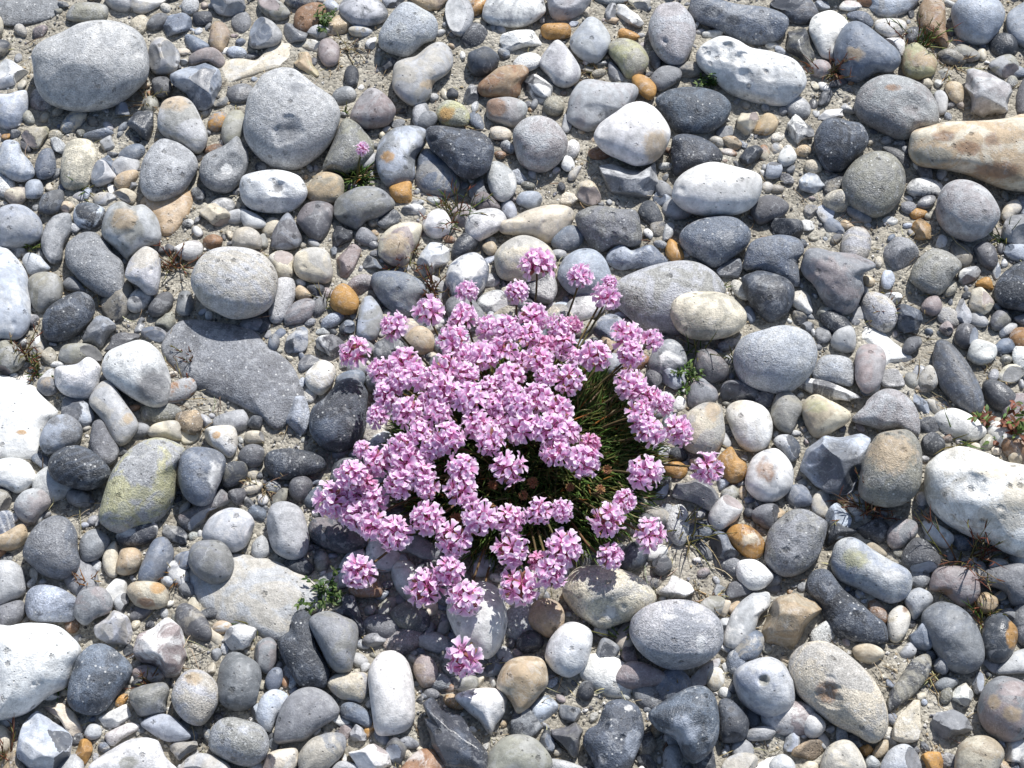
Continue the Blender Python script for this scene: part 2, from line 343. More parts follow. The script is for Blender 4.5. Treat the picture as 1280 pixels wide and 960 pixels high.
TILES[0,2] = """
w|f|-60,-40 0,-50 90,-30 180,10 230,70 300,140 260,180 210,260 190,360 130,380 0,370 -60,370|huge flat white chalk slab|p 110,240,30,12,o
w+b1||-40,400 30,370 110,375 160,410 180,470 150,510 90,545 20,520 -40,490|white pebble touching chalk slab|
g2+t||185,20 200,-30 270,-30 290,40 230,60||
b1+g1||305,130 325,60 400,70 450,110 475,175 430,220 380,200 320,160||
b1+g2|m|195,290 220,210 270,160 340,155 400,200 410,260 380,310 300,340 230,350|grey and white blotched pebble|
k+b2|^s|240,410 270,350 350,310 430,320 500,370 548,430 530,490 450,530 360,520 280,490 245,450|charcoal saddle shaped stone|
g2+g3|^|455,230 470,185 510,180 550,250 595,330 570,390 530,410 480,380 450,310|standing grey tooth shaped pebble|
g1+c||445,90 490,0 540,-20 580,20 640,110 690,190 680,240 620,300 570,290 510,180|pale slanting stone with tan spots|p 640,170,30,30,t;d 510,110,25,.08
c+g1||735,240 770,200 860,180 900,200 905,280 820,270 750,265||
c|f|895,200 960,200 1000,250 960,300 900,290||
w+c||1020,240 1050,215 1150,208 1185,240 1185,320 1150,370 1100,340 1030,290|white pebble with orange spot|p 1080,255,22,20,o
y+g1|sm|495,640 520,540 560,430 630,340 720,280 800,268 900,300 930,340 890,430 880,560 840,640 770,700 690,720 600,745 530,710 500,680|big yellowish olive stone|p 700,545,60,35,y;p 845,490,40,70,y;d 660,360,30,.06
b2+g2|^|890,430 910,350 970,315 1060,320 1120,360 1128,420 1090,520 1050,600 980,610 920,560 895,490|dark blue grey stone with pale facet|p 1075,450,35,85,w
k+G||1110,430 1150,390 1220,390 1240,440 1210,490 1150,520 1110,500||
g3+p|_|890,660 970,610 1060,560 1110,525 1160,570 1150,610 1050,640 1000,740 920,730||
g3||1140,540 1220,520 1230,570 1180,610||
w+b1||1010,760 1030,690 1080,640 1160,615 1240,640 1275,700 1260,780 1200,830 1140,840 1060,810|clean round white stone|
g2+G|^|940,860 960,805 1020,780 1100,785 1150,830 1170,910 1140,980 1060,1000 980,960 945,910|grey bun shaped pebble|
g2+b2|s|115,850 140,770 190,700 270,655 340,670 385,740 390,820 405,900 380,950 300,980 200,950 140,900|plump dark grey pear stone|
k+w|m|580,770 610,710 690,675 760,680 790,720 770,780 700,810 620,810|blackish pebble with white swirl|
g2||395,810 420,750 480,725 550,770 540,820 490,880 420,890||
t+c||590,870 610,825 680,820 712,860 690,930 630,960 580,940||
c+g1||510,880 550,800 585,800 590,950 540,960||
b2+g2||690,960 720,870 770,780 830,770 870,830 860,900 800,980 720,1010|slaty oval pebble|
k+w|ag|795,740 830,695 900,710 950,770 930,830 870,800||
t+c||-30,770 30,740 110,700 140,750 110,810 50,835 -20,830|sandy tan pebble|
g1+p||70,610 110,540 180,520 240,550 255,600 210,650 160,710 100,680||
G||-30,540 40,530 60,590 20,650 -30,650||
g3||1190,370 1220,310 1280,300 1320,330 1310,400 1240,420||
c||1220,270 1240,235 1310,240 1320,290 1240,300||
k||1235,210 1260,160 1310,170 1300,230||
g1||-40,920 40,880 110,920 130,1000 125,1050 60,1090 -40,1110||
"""
TILES[1,2] = """
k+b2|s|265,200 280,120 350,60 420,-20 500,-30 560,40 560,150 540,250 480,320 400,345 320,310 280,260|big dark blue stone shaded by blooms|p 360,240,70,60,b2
k+b2|s|40,400 60,340 150,320 260,335 340,365 345,420 270,460 170,480 80,470|flat oblong charcoal pebble|
g3||165,510 190,470 250,462 285,500 260,560 220,590 175,560||
g1+g2||50,670 80,600 150,585 220,620 250,690 265,790 240,860 170,880 90,840 60,760|grey molar stone beside pink blooms|
k+p||260,720 300,670 400,680 500,730 560,790 520,830 440,850 340,820 280,780|purplish dark stone under blooms|
g1+w||-20,800 30,755 70,800 70,850 20,880 -20,860||
"""
TILES[2,2] = """
c+g1||850,180 900,120 980,90 1040,110 1060,180 1060,280 1010,350 940,360 870,330 840,260|buff tooth shaped stone near blooms|p 1000,140,40,50,t
w+c||1070,170 1080,110 1140,80 1220,90 1290,140 1300,250 1270,320 1200,340 1140,310 1100,240|white stone with yellow tinge|p 1130,100,50,30,c
g2+p||875,90 890,10 940,-30 1000,0 1030,60 1000,100 910,130||
g3+b2||1040,50 1060,-10 1130,-20 1220,20 1240,60 1180,90 1110,80 1060,90||
o+r||755,430 780,395 840,390 878,430 850,470 790,465|little glossy brown amber pebble|
o+t|z|1020,380 1090,310 1130,360 1175,400 1165,470 1120,500 1070,490 1040,440|pitted mustard yellow stone|
w+g1|m|1165,480 1190,390 1240,340 1320,320 1380,370 1410,440 1390,530 1310,590 1230,580 1175,530|white and rust marbled pebble|p 1280,440,50,60,r
g2|ag|800,560 820,500 890,445 960,455 1040,520 1050,560 1000,640 950,620 850,590|glassy grey flint with shiny face|
k|ag|680,560 740,480 790,460 810,510 780,570 710,590||
w+g1||980,660 1030,580 1080,555 1150,610 1130,670 1060,730 1000,720||
o+r|g|1070,760 1100,710 1160,700 1230,740 1268,800 1250,860 1190,875 1120,830|glossy brown and buff pebble|p 1190,780,50,30,c
b2+g2||985,780 1020,735 1070,750 1100,810 1140,860 1060,880 1000,840||
w||1120,910 1150,880 1220,880 1290,930 1310,970 1260,1020 1190,1030 1130,980|small smooth white pebble|
g2+c||660,630 720,610 780,640 790,690 730,720 680,690||
b1+w||640,330 780,310 780,370 720,380 660,360||
k||780,340 840,310 880,370 820,390||
k+b2|g|540,880 580,800 650,790 690,850 640,920 560,935||
g3||700,870 770,850 800,920 740,960 700,920||
w|z|800,110 830,60 870,80 860,130 820,140||
g2||1200,640 1260,600 1330,610 1340,700 1280,730 1210,690||
b1+p||570,310 610,280 660,310 640,360 590,360||
"""
TILES[3,2] = """
G+g2||10,130 40,50 80,22 130,50 175,110 150,180 110,250 50,230 20,190||
c+t||165,130 185,75 240,48 310,80 410,140 400,190 340,230 270,265 220,260 185,200|creamy nose shaped pebble|p 240,110,60,40,y
g1+p|s|418,180 480,100 540,40 600,20 670,40 730,100 755,180 750,260 660,220 570,230 500,210|grey fan shaped stone|
G+g2|^s|450,510 470,400 510,310 560,240 640,218 720,240 765,310 772,420 760,520 700,590 610,615 510,600 455,560|big tan and grey egg stone|p 620,340,120,90,t;d 675,335,16,.12
b1+g2|a|150,430 170,320 270,260 400,230 490,220 520,270 490,350 460,450 430,540 360,575 280,575 230,510 180,460|broken flint with glossy black face|p 345,430,125,140,k;d 345,430,125,.16
b2+w||25,290 60,255 120,260 160,310 150,370 110,390 70,340||
k+g3||765,300 780,260 830,240 880,280 880,330 830,365 780,350|small round black pebble|
w+g1||825,190 850,140 920,120 1000,145 1060,190 1090,240 1050,280 970,280 890,260|white oval pebble near weeds|
w+c|z|770,500 780,410 830,360 900,330 970,310 1080,340 1180,390 1290,410 1400,480 1440,600 1400,740 1300,860 1200,850 1110,800 1000,760 880,690 800,610|massive white flint with yellow tint|d 1040,500,60,.1;p 1130,430,80,40,c;p 1230,560,60,80,c
g2+G|sz|-15,830 0,740 60,670 150,625 240,650 300,690 290,760 260,850 200,930 110,965 30,940 -10,890|rough speckled grey boulder|
k|a|265,740 300,690 370,685 450,735 400,770 340,790 290,810||
g1+b1|m|310,900 330,800 390,765 450,775 530,830 610,880 700,930 720,1000 690,1070 620,1100 540,1070 440,1020 350,980|long grey stone with white blotches|p 630,960,50,30,w;p 440,880,70,50,y
g2+p||590,770 610,710 680,675 740,690 745,750 700,800 640,830 600,810|faceted mid grey pebble|
g3|s|660,870 730,770 800,790 860,860 850,920 780,950 700,930||
w||765,700 790,680 850,700 930,760 900,820 850,810 790,760|white chip beside massive flint|
p+g1||810,970 840,920 930,905 1020,930 1050,970 1060,1040 1030,1090 960,1110 880,1050 810,1030|brown grey flint with dark base|p 880,1040,60,30,r
g1+c||1100,920 1130,870 1200,890 1190,960 1110,970||
b2||700,40 740,50 820,110 810,150 770,150 740,110||
c+g1||790,80 840,80 865,120 830,150||
t+c|a|0,640 50,600 90,640 40,700 0,730||
G+g2|f|520,710 600,670 690,660 600,740 540,745||
c+t||1200,360 1240,310 1290,330 1280,390 1220,400||
g1||460,30 490,0 560,0 540,50 480,60||
t+G||470,830 520,790 590,840 580,870 500,850||
"""
TILES[0,3] = """
g2||-20,170 50,130 110,120 132,160 110,220 40,260 -20,280||
b1+b2|s|130,150 140,80 190,45 280,50 360,90 400,140 370,220 280,230 180,225 140,200|blue grey brick shaped pebble|
g2+p|^|370,170 390,90 450,55 520,60 565,120 550,180 480,210 430,245 385,220|mauve grey pebble topping broken flints|
g1+c|a|460,260 490,210 570,170 640,200 670,280 640,350 560,350 480,310|grey faceted flint lump|
c+t||635,80 660,35 730,25 810,40 845,90 830,150 760,170 680,150|cream and amber banded pebble|p 790,60,40,30,o;p 735,130,50,25,r
g1||565,130 600,90 640,90 640,170 590,180||
c+o|a|915,215 940,130 970,90 1000,130 1008,215 960,225|small yellow triangular chip|
g1+c|f|950,20 960,-60 1050,-110 1200,-110 1350,-80 1480,-20 1600,60 1600,150 1500,220 1430,310 1330,300 1220,240 1120,230 1020,150|wide flat pale grey slab|
w||-60,290 60,250 170,235 280,245 360,300 410,370 380,450 340,550 250,600 130,690 0,720 -60,720|huge smooth white boulder|d 165,540,10,.04;d 205,528,10,.04
b2+k|s|335,590 350,500 390,400 450,350 520,345 600,390 660,450 650,510 580,610 500,690 420,690 350,650|dark blue stone flecked with white|
w+p|am|665,370 690,290 760,250 830,205 900,250 940,320 940,400 900,490 830,520 760,470 690,440|white and mauve faceted quartz lump|
g2+G||645,610 660,565 740,540 820,530 850,570 830,640 830,680 740,705 680,690||
g1+c|s|855,610 880,530 940,470 1020,475 1080,530 1100,600 1070,680 1010,750 940,740 880,680|oval pale pebble with peach spot|p 960,510,40,35,t
g2||1085,540 1100,440 1150,380 1230,400 1300,460 1300,600 1240,670 1150,670 1090,620|blocky smooth grey stone|
b1+b2||700,740 750,700 830,690 900,730 955,800 900,830 820,825 740,780|pale blue leaf shaped pebble|
g1+G|s|1040,840 1060,750 1130,705 1220,715 1320,760 1350,850 1320,920 1240,955 1140,930 1070,890|rounded warm grey oval stone|
w+g1|a|490,710 560,670 630,640 660,700 600,760 520,755||
w+p||525,800 560,770 640,735 695,740 690,770 620,810 560,850|slim white finger pebble|
b1+w||420,790 450,740 500,750 505,800 450,820||
o+r|a|370,890 400,815 450,815 465,870 430,940 390,950|rust orange chip by blue flint|
w+g1||440,960 520,890 620,820 710,805 800,830 860,910 890,1000 800,1060 500,1060|white boulder with olive spot|p 640,930,50,35,G
g2+c|a|840,850 900,820 990,810 990,860 930,900 890,940 860,900||
g1+c||890,970 950,900 1020,885 1100,910 1160,960 1150,1040 900,1040||
c+p|a|200,650 230,630 310,625 370,680 420,760 400,800 350,810 300,720|cream flake on blue flint|
b1+w|a|80,880 110,740 180,640 240,680 320,750 360,810 350,890 320,960 250,1030 120,1000|pale blue flint with broken edge|
c+G||-30,760 20,750 60,800 50,870 0,900 -30,900||
w+g1|a|1115,310 1140,240 1200,230 1280,260 1290,310 1220,390 1150,370||
c+G||1000,260 1030,245 1110,300 1100,350 1060,330||
w+g1||205,600 240,570 300,590 290,620 220,620||
b1+w||1240,680 1280,640 1320,640 1330,700 1280,720||
g2||890,60 930,30 970,50 970,100 920,100||
g2||1055,380 1090,360 1115,390 1080,430||
"""
TILES[1,3] = """
g2+p||-10,400 10,330 70,305 110,350 105,420 60,490 10,460||
k+b2|s|105,330 170,270 180,200 230,160 300,230 300,330 350,430 370,480 340,560 230,555 170,480|dark crescent stone with white flecks|
g2+G|^|265,250 280,200 350,180 430,200 500,240 510,320 490,410 470,475 410,485 360,440 320,360|grey molar pebble under flower shadow|
k|a|350,170 440,95 490,100 520,180 555,270 530,320 500,280 480,220 400,200||
b2||45,520 80,460 130,465 135,520 110,565 60,570||
b1+w||0,680 30,600 90,565 160,590 150,650 100,720 70,780 10,730|pale blue slanting pebble|
g2+g1||90,800 110,710 150,620 220,565 300,555 370,590 418,660 400,710 310,770 240,835 160,850 100,835|smooth grey stone with flat facet|d 330,690,70,.08
g1+c|m|355,540 390,495 460,480 550,480 560,560 530,635 440,620 390,590||
b2+k||420,690 430,640 480,628 550,665 580,720 570,760 510,740 440,710||
w||560,480 590,410 640,370 710,370 765,430 790,530 798,650 790,730 740,780 650,800 600,780 580,680 565,580|tall white capsule shaped stone|
g2+c||210,940 220,880 280,810 380,780 440,800 445,860 400,930 320,990 230,1000|grey slanting stone with crease|
c+w||30,950 60,890 130,865 210,870 205,970 150,1010 40,1000||
w+c|a|440,880 480,850 560,820 650,870 690,950 600,1010 520,980 460,920|chalk white ragged flint|
g3+G||645,860 690,805 745,840 755,880 710,950 665,910||
g1|a|460,790 500,740 570,790 540,830 490,835||
k+b2|ag|820,640 880,600 950,670 1030,700 1080,790 1150,880 1150,1000 1000,1000 880,920 820,850 815,720 870,700|dark flint with smooth glassy face|p 930,860,80,70,g3
w||995,610 1040,575 1150,555 1230,570 1265,620 1240,690 1200,740 1170,795 1120,730 1060,680|white heart shaped stone|
G+g1||950,530 990,505 1100,500 1105,560 1010,575||
w||950,180 970,110 1050,60 1130,25 1200,50 1240,120 1258,230 1230,340 1160,415 1080,380 1010,310 970,240|white stone in flower shadow|
p+t||785,450 820,390 880,410 910,470 890,540 840,560 800,510|brown shell like pebble|
k+G||670,190 720,140 800,135 860,180 870,260 800,290 720,260 690,230|dark green pebble in plant shade|
g2|a|830,320 860,220 910,260 870,310||
g2||530,330 560,290 650,280 650,330 590,360||
b2+k||1140,480 1190,420 1250,410 1240,470 1180,510||
c+t|m|1205,560 1215,490 1270,420 1380,400 1440,430 1460,530 1420,590 1360,660 1310,690 1280,640 1250,600|cream and honey quartz pebble|p 1330,480,50,60,t
G+g1||1150,930 1180,860 1250,800 1340,790 1420,830 1480,940 1400,1020 1160,1020|olive grey rounded boulder|
g1||380,960 430,925 510,950 500,1000 390,1000||
"""
TILES[2,3] = """
c+g1|s|250,80 280,0 350,-50 480,-50 620,-10 700,60 720,130 640,200 540,240 450,270 360,220 290,160|wide buff stone with crescent hollow|d 480,175,70,.16;p 490,185,45,35,w
t+p||80,210 100,140 160,110 230,130 265,190 250,270 200,310 130,290 90,250|peach pebble half in shadow|
w+b1||165,390 190,310 260,240 330,235 400,280 395,380 360,460 290,505 220,480 180,440|smooth white bean shaped stone|
k|g|20,330 70,270 140,290 160,340 110,385 40,380||
g1+b2|^s|590,270 610,200 680,145 780,120 890,125 980,165 1050,230 1065,310 1040,380 960,440 850,475 760,460 660,400 605,330|large speckled grey egg shaped stone|p 790,205,45,16,w;p 940,325,18,40,w
g2+b2||415,400 450,310 510,330 540,370 490,430 430,450||
p+g2||510,520 560,440 640,430 740,470 790,510 760,550 620,570 550,560|brownish pebble under egg stone|
g1+p|f|860,550 940,460 1030,410 1035,450 960,550 880,555||
w+g1|am|725,90 760,10 810,-20 880,20 920,90 880,125 790,110|white broken flint with marbled face|
b2+k|^s|680,700 720,650 830,580 940,545 1010,590 1035,680 1030,800 990,880 920,935 860,900 820,820 730,770|dark stone with pale triangular patch|p 860,780,80,70,b1;d 960,850,30,.1
b2+k|sz|355,840 380,770 430,740 470,640 550,612 630,650 660,760 640,850 590,960 540,1010 440,990 400,920|dark blue rugged stone|p 605,840,40,70,b1;p 585,660,20,15,w
g3+G|a|195,790 230,740 310,725 365,770 360,860 310,915 250,880|dark olive flint nugget|
k||325,590 350,530 400,530 410,590 370,630||
k+b2||1030,640 1080,610 1150,660 1185,730 1165,810 1100,835 1040,810||
b1+w||1108,510 1130,460 1190,425 1260,405 1340,410 1390,460 1415,570 1415,640 1370,690 1290,710 1210,680 1140,620|bluish white stone with small hole|d 1260,520,28,.2;p 1262,525,24,24,G
g1+w|m|1060,330 1080,230 1120,150 1200,85 1280,75 1290,150 1240,200 1200,300 1120,360||
t+c|a|1210,290 1250,200 1320,110 1420,85 1540,110 1557,170 1520,230 1470,320 1400,375 1290,350|pale brown flat angular flint|
g1||1165,800 1200,760 1280,750 1320,780 1280,820 1190,825||
c||1020,150 1050,120 1095,130 1070,200 1030,190||
t||1080,170 1110,130 1140,130 1120,200||
g1||1040,220 1090,215 1090,270 1060,290||
k||130,840 170,760 210,810 210,880 150,890||
g1||180,920 260,920 360,960 300,1000 200,1000||
"""
TILES[3,3] = """
k+b2|s|190,60 220,-20 300,-30 370,60 430,110 520,180 600,240 605,310 550,345 420,330 330,300 280,220 250,140|long black speckled stone|
t+o||1040,110 1080,80 1140,100 1150,150 1100,190 1050,170||
c||1130,95 1175,70 1195,110 1150,125||
g2||1070,30 1100,-40 1280,-60 1320,60 1300,140 1220,150 1180,80||
g2+b2||765,190 800,150 860,125 940,140 1010,190 1060,270 1085,370 1070,440 1000,490 900,470 840,400 795,320 768,250|large smooth grey oval stone|d 900,370,60,.12
k+b2|g|1070,270 1100,200 1170,180 1220,220 1250,290 1220,400 1170,440 1100,420 1075,350|black flint with ochre edge|p 1225,285,30,70,o
g2||1160,180 1210,160 1260,200 1270,270 1240,260 1210,210||
c+w||600,200 660,145 710,190 700,270 650,330 605,310||p 685,170,18,20,r
g1+b1||680,110 740,60 800,70 828,120 780,180 730,220 700,170||
b2+b1|a|690,320 750,230 790,215 825,280 830,340 790,385 720,370||
c+t||422,370 450,340 510,330 570,365 580,400 520,440 450,420|small cream egg pebble|
c+g1|s|105,480 110,400 170,340 250,322 330,345 430,420 520,510 580,620 600,720 580,800 520,835 430,790 330,740 220,660 140,580|large cream oval stone with brown cavity|d 305,585,70,.2;p 300,585,55,55,r
G+k|m|600,680 600,600 650,520 720,420 790,388 815,430 800,500 740,580 660,650|slanting olive pitted stone|
c+w|a|620,810 640,690 700,625 760,620 775,700 755,820 680,840|cream white angular block|
g2|a|805,760 820,660 900,655 980,690 1035,770 960,800 900,850 830,810|grey pointed faceted flint|
w+c|a|905,610 930,560 990,530 1050,600 1030,640 960,660|pale cube shaped chip|
g2+p|m|1045,660 1070,570 1130,510 1200,500 1300,540 1350,640 1330,740 1260,820 1180,830 1100,790 1060,730|grey stone with pink blotches|p 1130,630,30,35,t;p 1220,690,50,40,t;p 1200,580,50,20,p
c+t||930,970 940,880 980,820 1060,795 1130,815 1180,880 1160,950 1100,1020 950,1020|sandy cream rounded stone|
g1+b1||560,970 590,890 640,845 700,840 750,890 770,970 740,1020 580,1020||
c+g1||255,960 290,860 360,820 420,830 470,900 490,970 450,1020 270,1020|cream stone with soft grooves|d 370,890,40,.1
w||165,720 190,690 240,685 290,740 270,790 220,815 175,780|white cubic pebble with blue chip|
b1+G|a|75,860 100,770 140,750 165,830 150,875 100,880||
w+b1||10,930 70,890 130,930 130,990 20,990||
o|a|450,860 500,840 530,870 490,905 465,890||
t+c||520,890 560,830 600,820 600,870 560,910||
g1||485,930 510,895 560,930 550,970 500,970||
o+r|a|750,900 770,880 860,880 885,940 880,1000 800,1000||
g2||830,550 870,510 940,510 950,540 880,575||
g3||1020,540 1050,475 1080,500 1075,580 1040,590||
c||160,960 200,925 250,940 240,990 170,990||
g2||830,430 870,400 910,430 890,490 840,480||
"""
# flower heads of the thrift, (x, y, radius) read at scale 1.7148 from (380, 300)
HEADS = """498,55,42 592,78,32 648,122,34 350,110,27 455,112,30 268,155,38 195,185,33 107,243,38 340,165,34
395,188,30 320,215,36 490,165,36 435,190,34 480,205,34 550,222,36 545,185,28 622,250,36 690,205,38 745,215,29 700,245,30
385,248,36 440,295,36 505,258,32 568,300,36 215,265,38 165,280,30 240,292,30 310,275,36 355,340,40 300,325,34 180,330,34
500,340,36 460,355,30 545,365,36 400,315,28 160,375,28 225,370,36 290,370,30 250,412,32 310,425,36 370,395,34 400,428,32
465,400,38 530,405,38 565,410,30 540,455,32 437,490,39 600,478,37 612,437,25 700,312,39 738,335,30 770,352,26 720,375,34
740,410,38 800,408,35 730,498,39 865,488,38 125,450,22 160,475,36 225,480,42 255,505,30 205,520,34 265,530,30 100,505,34
60,555,40 105,540,30 150,555,30 110,590,36 150,610,36 195,632,37 340,490,34 338,535,37 375,595,37 265,597,38 320,640,38
440,600,34 445,665,39 503,582,30 553,580,25 650,597,38 688,560,26 742,632,38 657,680,30 557,660,40 530,710,36 460,740,42
345,768,41 260,745,41 310,710,34 117,712,38 345,897,40 270,300,30 350,290,30 415,350,30 425,235,32 205,300,28
520,290,28 470,262,28 350,245,28 445,330,26 275,445,28 205,440,28 420,390,28 585,255,24 520,225,26
265,350,26 130,520,26 500,690,22 655,90,18 575,185,24"""
BUDS = "570,530 635,535 650,492 405,525 490,520 470,547 400,575 325,597 410,440"
# sprigs: x, y (photo pixels), radius in pixels, kind, words for the label
TUFTS = """104,232,26,green,thin green sprig rooted by olive cream pebble
185,122,24,dry,dry straw sprig behind grey egg pebble
402,28,24,leafy,leafy green sprig beside brown pebble
428,135,15,green,tiny green sprig beside chipped round stone
425,52,30,dry,tangled dry root mat beside plump grey stone
566,262,38,olive,spiky olive tuft beside clean white pebble
575,150,26,dry,dry forked twig by brown angular stone
505,318,30,red,reddish spiky sprig on pinkish cream stone
542,358,30,red,dark red sprig beside pale faceted flint
742,82,26,dry,straggly dry sprig between olive pebble and pear pebble
893,100,22,leafy,leafy green sprig against pitted white flint
1040,85,34,red,rusty red sprig beside white molar pebble
1148,48,40,olive,branching olive sprig by tall brown pebble
1190,75,30,dry,dry stems beside sharp triangular flint
1255,292,28,green,thin green sprig beside pale ball stone
812,293,22,dry,dry sprig beside amber pebble
1102,388,26,red,red leaved sprig beside blackish green pebble
42,305,24,green,green sprig between bluish stones
122,358,22,dry,small dry sprig on grey bean stone
218,325,26,red,red stemmed sprig in sand by domed stone
242,448,22,red,red sprig growing at dark slab edge
226,468,24,dry,dry curled sprig beside glassy chip stone
32,438,30,red,reddish stems beside chalk slab
45,460,22,olive,olive sprig beside red stems
870,432,34,green,long green blades under buff roll stone
852,465,24,leafy,leafy green weed beside flower clump
916,445,18,green,green blades beside granular bluish stone
856,655,44,straw,yellowish spiky grass tuft in sand
1082,628,40,red,red brown weed beside tan egg stone
1215,682,52,red,bushy red weed beside massive white flint
1250,530,34,leafred,leafy red and green weed by oval pebble
1195,545,32,green,green runner beside massive white flint
110,722,24,rust,rust coloured dry seed head beside pear stone
222,716,20,rust,rust orange dry sprig beside bun pebble
70,856,18,green,dark sprig against huge white boulder
14,945,36,red,reddish dry weed beside blue flint
186,848,22,red,red sprig beside quartz lump
315,775,20,green,green sprig on wide pale slab
404,738,25,leafy,bright green leafy weed at plant edge
772,788,30,green,green grass sprig by crescent hollow stone
838,862,18,straw,pale straw sprig under egg stone
1166,838,28,dry,dry curled weed by grey oval stone
1226,765,26,olive,olive sprig beside black ochre flint
898,360,18,green,little green blades on granular slab stone
843,366,14,green,short green blades growing through granular slab
1240,470,24,dry,dry weed beside long slanting stone
330,600,22,dry,pale dry moss beside charcoal pebble
885,742,28,dry,fine dry roots by glossy brown pebble
405,370,24,straw,straw fibres beside ochre orange pebble"""
SAND = """45,70,60,30 470,75,60,50 580,110,40,25 215,160,25,25 720,215,35,40 1000,240,40,40 1110,285,70,40 1130,380,60,40
1180,460,50,60 270,495,50,35 150,395,40,25 225,340,30,40 860,715,60,50 720,880,70,50 700,770,30,40 1110,840,40,60 880,890,40,30
1150,650,30,30 340,335,20,40 90,630,50,25 250,815,30,30 1180,900,60,40 640,930,50,30 400,560,50,40 1020,715,40,30 340,545,40,25
940,300,30,20 1090,550,20,20 960,930,40,30 420,90,40,30 690,240,30,20"""

# ---------------------------------------------------------------- helpers
rng = np.random.default_rng(11)
random.seed(5)
MMPX = DIST / FPX                                   # metres per photo pixel in the middle of the view
CAM = np.array([0, -DIST * math.cos(PITCH), DIST * math.sin(PITCH)])
FWD = np.array([0, math.cos(PITCH), -math.sin(PITCH)])
RGT = np.array([1.0, 0, 0])
UPV = np.array([0, math.sin(PITCH), math.cos(PITCH)])

def ray_to_z(px, py, z):
    """point where the sight line of a photo pixel meets the level z"""
    d = FWD * FPX + RGT * (px - 640) + UPV * (480 - py)
    return CAM + d * ((z - CAM[2]) / d[2])

def link(o, parent=None):
    sc.collection.objects.link(o)
    if parent is not None:
        o.parent = parent
    return o

def tag(o, label=None, cat=None, group=None, kind=None):
    if label: o['label'] = label
    if cat: o['category'] = cat
    if group: o['group'] = group
    if kind: o['kind'] = kind
    return o

def make_mesh(name, V, F, mat, smooth=True, attrs=None):
    me = bpy.data.meshes.new(name)
    V = np.asarray(V, np.float32)
    F = np.asarray(F, np.int32)
    k = F.shape[1]
    me.vertices.add(len(V)); me.vertices.foreach_set('co', V.ravel())
    me.loops.add(F.size); me.loops.foreach_set('vertex_index', F.ravel())
    me.polygons.add(len(F))
    me.polygons.foreach_set('loop_start', np.arange(0, F.size, k, dtype=np.int32))
    me.polygons.foreach_set('use_smooth', np.full(len(F), smooth, bool))
    for an, arr in (attrs or {}).items():
        arr = np.asarray(arr, np.float32)
        if arr.ndim == 1:
            a = me.attributes.new(an, 'FLOAT', 'POINT'); a.data.foreach_set('value', arr)
        else:
            a = me.attributes.new(an, 'FLOAT_COLOR', 'POINT'); a.data.foreach_set('color', arr.ravel())
    me.update(calc_edges=True)
    if mat: me.materials.append(mat)
    return me

_ico = {}
def ico(n):
    if n in _ico: return _ico[n]
    t = (1 + 5 ** .5) / 2
    V = np.array([(-1,t,0),(1,t,0),(-1,-t,0),(1,-t,0),(0,-1,t),(0,1,t),(0,-1,-t),(0,1,-t),(t,0,-1),(t,0,1),(-t,0,-1),(-t,0,1)], float)
    V /= np.linalg.norm(V[0])
    F = np.array([(0,11,5),(0,5,1),(0,1,7),(0,7,10),(0,10,11),(1,5,9),(5,11,4),(11,10,2),(10,7,6),(7,1,8),(3,9,4),(3,4,2),(3,2,6),(3,6,8),(3,8,9),(4,9,5),(2,4,11),(6,2,10),(8,6,7),(9,8,1)])
    for _ in range(n):
        E = np.concatenate([F[:, [0, 1]], F[:, [1, 2]], F[:, [2, 0]]]); E.sort(axis=1)
        U, inv = np.unique(E, axis=0, return_inverse=True); inv = inv.ravel()
        M = V[U[:, 0]] + V[U[:, 1]]; M /= np.linalg.norm(M, axis=1)[:, None]
        m = len(V) + inv; nf = len(F)
        a, b, c = m[:nf], m[nf:2 * nf], m[2 * nf:]
        V = np.concatenate([V, M])
        F = np.concatenate([np.stack([F[:, 0], a, c], 1), np.stack([F[:, 1], b, a], 1), np.stack([F[:, 2], c, b], 1), np.stack([a, b, c], 1)])
    _ico[n] = (V, F)
    return _ico[n]

def waves(P, freq, n=14):
    """smooth random field on points, about -1..1"""
    K = rng.normal(size=(n, 3)); K *= (freq * rng.uniform(.6, 1.4, n) / np.linalg.norm(K, axis=1))[:, None]
    return np.sin(P @ K.T + rng.uniform(0, 6.28, n)).sum(1) / math.sqrt(n)

